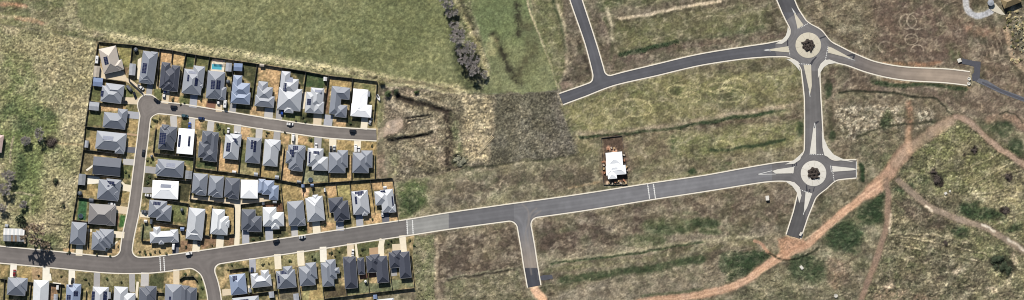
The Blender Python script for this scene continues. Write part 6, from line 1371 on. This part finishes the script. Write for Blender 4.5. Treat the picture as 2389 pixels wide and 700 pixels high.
for k, (x, y, r_) in enumerate(((2185, 418, 9), (2176, 400, 6), (2352, 414, 8), (2346, 490, 9), (2274, 352, 6), (2206, 566, 6))):
    shrub((x, y), r_, 'purple', ['dark dead shrub heap below the red track fork, lower of a pair', 'dark dead shrub heap, upper of the pair right of the track fork', 'dark dead shrub heap at the right edge of the yellow grass', 'dark dead shrub heap on the straw slope near the right edge', 'dark dead shrub heap in the grass below the eastern track', 'small dark dead shrub on the wheel ruts of the south-east scrub'][k], k % 3, 'dead shrub heaps', 1.0)
for k, (x, y, r_) in enumerate(((2322, 606, 11), (2340, 618, 12), (2352, 630, 10), (2334, 604, 9))): shrub((x, y), r_, 'dark', 'dark green bush of the thicket in the lower right scrub', k % 3, 'thicket bushes', 1.4)
for k, (x, y, r_) in enumerate(((1066, 370, 9), (1080, 374, 8), (1074, 382, 8))): shrub((x, y), r_, 'grey', 'grey-green bush around the dark hole south of the earthworks', k % 3, 'bushes at the hole', 1.2)
for c, nme in (((1885.7, 105.7), 'upper'), ((1898, 404.7), 'lower')):
    for k in range(8):
        t = k * .9; q = 9.5 if k < 7 else 0
        shrub((c[0] + q * math.cos(t), c[1] + q * math.sin(t)), 5, 'purple', f'dark reddish shrub planted in the centre of the {nme} roundabout', k % 3, f'{nme} roundabout shrubs', .9, z=.33)
r = random.Random(5); k = 0
while k < 110:
    x, y = r.uniform(2336, 2425), r.uniform(22, 150)
    if x < 2338 + abs(y - 60) * .28 or x > 2420: continue
    shrub((x, y), r.uniform(2.2, 5), ('straw', 'straw', 'olive', 'grey')[k % 4], ('dry straw-coloured scrub bush on the bank at the right edge', 'dry straw-coloured scrub bush on the bank at the right edge', 'olive scrub bush on the bank at the right edge', 'grey-green scrub bush on the bank at the right edge')[k % 4], k % 3, ('straw scrub bushes', 'straw scrub bushes', 'olive scrub bushes', 'grey scrub bushes')[k % 4], r.uniform(.4, .9)); k += 1
# small plants in the gardens
for k, (w, x, y) in enumerate((('A', 565, 600), ('A', 590, 560), ('B', 340, 455), ('B', 365, 445), ('B', 290, 430), ('B', 205, 425), ('B', 470, 430), ('C', 20, 590), ('C', 60, 620), ('C', 345, 640), ('C', 460, 640), ('C', 530, 560), ('C', 590, 570), ('D', 20, 400), ('D', 65, 545), ('D', 330, 440), ('D', 470, 590), ('E', 540, 260), ('E', 560, 370), ('E', 540, 400), ('E', 560, 580), ('E', 400, 340), ('E', 420, 360), ('F', 60, 330), ('F', 40, 460), ('F', 100, 60), ('F', 120, 45), ('F', 510, 110), ('F', 540, 140), ('G', 300, 80), ('G', 285, 100), ('G', 575, 130), ('H', 70, 65), ('H', 20, 660), ('H', 160, 625), ('H', 295, 640), ('H', 470, 590), ('J', 60, 385), ('J', 240, 400), ('J', 330, 410), ('J', 380, 350), ('J', 520, 380), ('J', 560, 400), ('J', 620, 385), ('K', 20, 380), ('K', 60, 400), ('K', 120, 385), ('K', 160, 395), ('K', 290, 530), ('K', 330, 545), ('K', 390, 560), ('K', 400, 620), ('K', 290, 350), ('K', 460, 340), ('L', 200, 300), ('L', 240, 290), ('L', 360, 285), ('L', 440, 440), ('L', 260, 470), ('L', 300, 460), ('L', 580, 410), ('L', 600, 430), ('L', 30, 500), ('L', 60, 470), ('M', 150, 390), ('M', 170, 410), ('M', 200, 380), ('M', 350, 370), ('M', 340, 400), ('M', 520, 330), ('M', 540, 310), ('M', 660, 310), ('M', 690, 340), ('I', 250, 540), ('I', 400, 540), ('I', 560, 560), ('I', 580, 590), ('J', 160, 560), ('J', 310, 560), ('J', 400, 580))):
    shrub(W(w, x, y), 2.2 + (k * 37 % 10) / 5, ('green', 'dark', 'olive')[k % 3], f"small {('green', 'dark', 'olive')[k % 3]} garden shrub by the {nick_at(W(w, x, y))}", k % 3, ('green garden shrubs', 'dark garden shrubs', 'olive garden shrubs')[k % 3], .9, 'plant', 'garden_shrub')
# hedge in front of the ninth bottom row house
# ------------------------------------------------------------------ stock and debris on the building land
CONP = mat('sleeper_pale', C(212, 196, 160), .8, .1); CONB = mat('sleeper_base', C(150, 134, 108), .85, .15)
ps = empty('beam_rack', P(1133, 338), math.radians(50)); m = MB()
for s_ in (-.75, .75): m.box(-7.8, s_ - .12, -.1, 7.8, s_ + .12, .35)
m.build('bearer', CONB, ps); tag(ps, 'pair of long timber bearers under the pale beams beside the tilled block', 'rack')
for k in range(16):
    m = MB(); m.box(-.24, -1.35, .352, .24, 1.35, .75); c = P(1133, 338) + Vector((math.cos(math.radians(50)), math.sin(math.radians(50)), 0)) * (-7.3 + k * .97)
    o = m.build('concrete_beam', CONP, loc=c, rz=math.radians(50)); tag(o, 'pale concrete beam laid crosswise on the diagonal rack beside the tilled block', 'beam', 'beams on the diagonal rack')
for k, (x, y) in enumerate(((2261, 184), (2260, 195))):
    lathe_thing('concrete_ring', (x, y), [(1.15, -.1), (1.15, .7), (.75, .7), (.75, .3)], PALE2, ['white concrete ring at the closed end of the east road, upper one', 'white concrete ring at the closed end of the east road, lower one'][k], 'concrete ring', 18, group='concrete rings')
def crate(px, sz, m, label, deg=20, name='service_cabinet', cat='cabinet'):
    root = empty(name, P(*px), math.radians(deg)); b = MB(); a_, b_, h_ = sz; b.box(-a_ / 2, -b_ / 2, -.25, a_ / 2, b_ / 2, h_); b.build('cabinet_body', m, root); b = MB(); b.box(-a_ / 2 - .08, -b_ / 2 - .08, h_, a_ / 2 + .08, b_ / 2 + .08, h_ + .1); b.build('lid', PALE2, root); tag(root, label, cat)
crate((1790, 462), (2.2, 3.0, 1.3), PALE2, 'white cabinet with a green margin on the vacant lot left of the lower roundabout', 5); crate((2206, 451), (1.7, 1.5, .6), PALE2, 'white block dumped on the grass right of the track fork', 30, 'dumped_block', 'block'); crate((2216, 446), (1.2, .9, .5), PALE, 'smaller pale block right of the dumped white block', 70, 'dumped_block', 'block')
crate((1868, 546), (2.4, 1.4, 1.0), TAR2, 'dark cabinet at the closed end of the southern roundabout arm', 60); crate((2238, 141), (2.4, 2.4, .8), PALE, 'pale block at the end of the L-shaped asphalt patch', 20, 'dumped_block', 'block'); crate((1870, 624), (1.6, 2.6, .5), PALE, 'pale slab lying in the green weeds below the red track', 40, 'dumped_block', 'block')
lathe_thing('concrete_pipe', (1950, 690), [(1.3, -.1), (1.3, .8), (1.0, .8), (1.0, .4)], PALE2, 'round white concrete pipe end in the scrub at the lower edge', 'pipe', 18)
BR_ = [mat('brick_stack', C(176, 122, 92), .9, .2, 9), mat('timber_stack', C(196, 168, 126), .9, .2, 9), mat('rubble', C(188, 176, 160), .9, .25, 9)]
r = random.Random(3)
for k, (x, y) in enumerate(((105, 300), (112, 365), (110, 330), (118, 405), (160, 490), (190, 500), (215, 485), (240, 478), (265, 495), (295, 470), (310, 490), (292, 240), (298, 290), (318, 350), (318, 380), (150, 185), (205, 180), (180, 175))):
    px = W('Z', x, y); o = MB(); n = 3
    for i in range(n): w_ = r.uniform(.5, .95); o.box(-w_, -.5 + r.uniform(-.1, .1), i * .3 + (.0 if i else -.1), w_, .5, i * .3 + .28)
    tag(o.build('material_stack', BR_[k % 3], loc=P(*px), rz=r.random() * 3), ('red brick stack beside the lone white house', 'pale timber stack beside the lone white house', 'grey rubble stack beside the lone white house')[k % 3], 'stack', ('brick stacks', 'timber stacks', 'rubble stacks')[k % 3])
# tufts of rough grass over the paddock and the rough strips
def tufts():
    rs = np.random.RandomState(4)
    m = (REL > .11) & (RDC > 12) & ~est; js, is_ = np.nonzero(m); w = np.where(REL[js, is_] > .2, 1.0, .25); n = 75000
    pick = rs.choice(len(js), n, replace=False, p=w / w.sum()); j, i = js[pick], is_[pick]
    x = (GX[i] + rs.uniform(-1, 1, n) - CX) * S; y = (CY - GY[j] + rs.uniform(-1, 1, n)) * S; z = ZG[j, i] - .06
    q = rs.rand(n) ** 2; R_ = .2 + .35 * q; h_ = (.2 + .35 * q) * np.where(REL[j, i] > .2, 1, .6); t0 = rs.rand(n) * 6.28
    V = np.zeros((n, 6, 3))
    for k in range(5):
        t = t0 + k * 1.2566; rr = R_ * rs.uniform(.6, 1.2, n); V[:, k] = np.stack([x + rr * np.cos(t), y + rr * np.sin(t), z], -1)
    V[:, 5] = np.stack([x + rs.uniform(-.2, .2, n), y + rs.uniform(-.2, .2, n), z + h_], -1)
    c = np.clip(COLR[j, i] * rs.uniform(.8, 1.35, n)[:, None], .01, .6); Cc = np.repeat(np.concatenate([c, np.ones((n, 1))], 1)[:, None], 6, 1)
    F = np.stack([np.stack([np.full(n, k), np.full(n, (k + 1) % 5), np.full(n, 5)], -1) for k in range(5)], 1) + (np.arange(n) * 6)[:, None, None]
    F = F.reshape(-1, 3)
    me = bpy.data.meshes.new('rough_grass'); me.vertices.add(n * 6); me.vertices.foreach_set('co', V.ravel()); me.loops.add(F.size); me.loops.foreach_set('vertex_index', F.astype(np.int32).ravel())
    me.polygons.add(len(F)); me.polygons.foreach_set('loop_start', np.arange(len(F), dtype=np.int32) * 3); me.polygons.foreach_set('loop_total', np.full(len(F), 3, np.int32))
    at = me.color_attributes.new('Col', 'FLOAT_COLOR', 'POINT'); at.data.foreach_set('color', Cc.astype(np.float32).ravel()); me.update(calc_edges=True)
    me.materials.append(attr_mat('tuft_grass', var=.2)); o = link('rough_grass', me); tag(o, 'rough tufted dry grass over the paddock and vacant land', 'grass', kind='stuff')
tufts()
for lb, os_ in LABELS.items():
    if len(os_) > 1 and len({bpy.data.objects[n].get('group') for n in os_ if n in bpy.data.objects}) > 1 or len(lb.split()) > 16: print('LABEL CHECK', len(os_), len(lb.split()), lb)
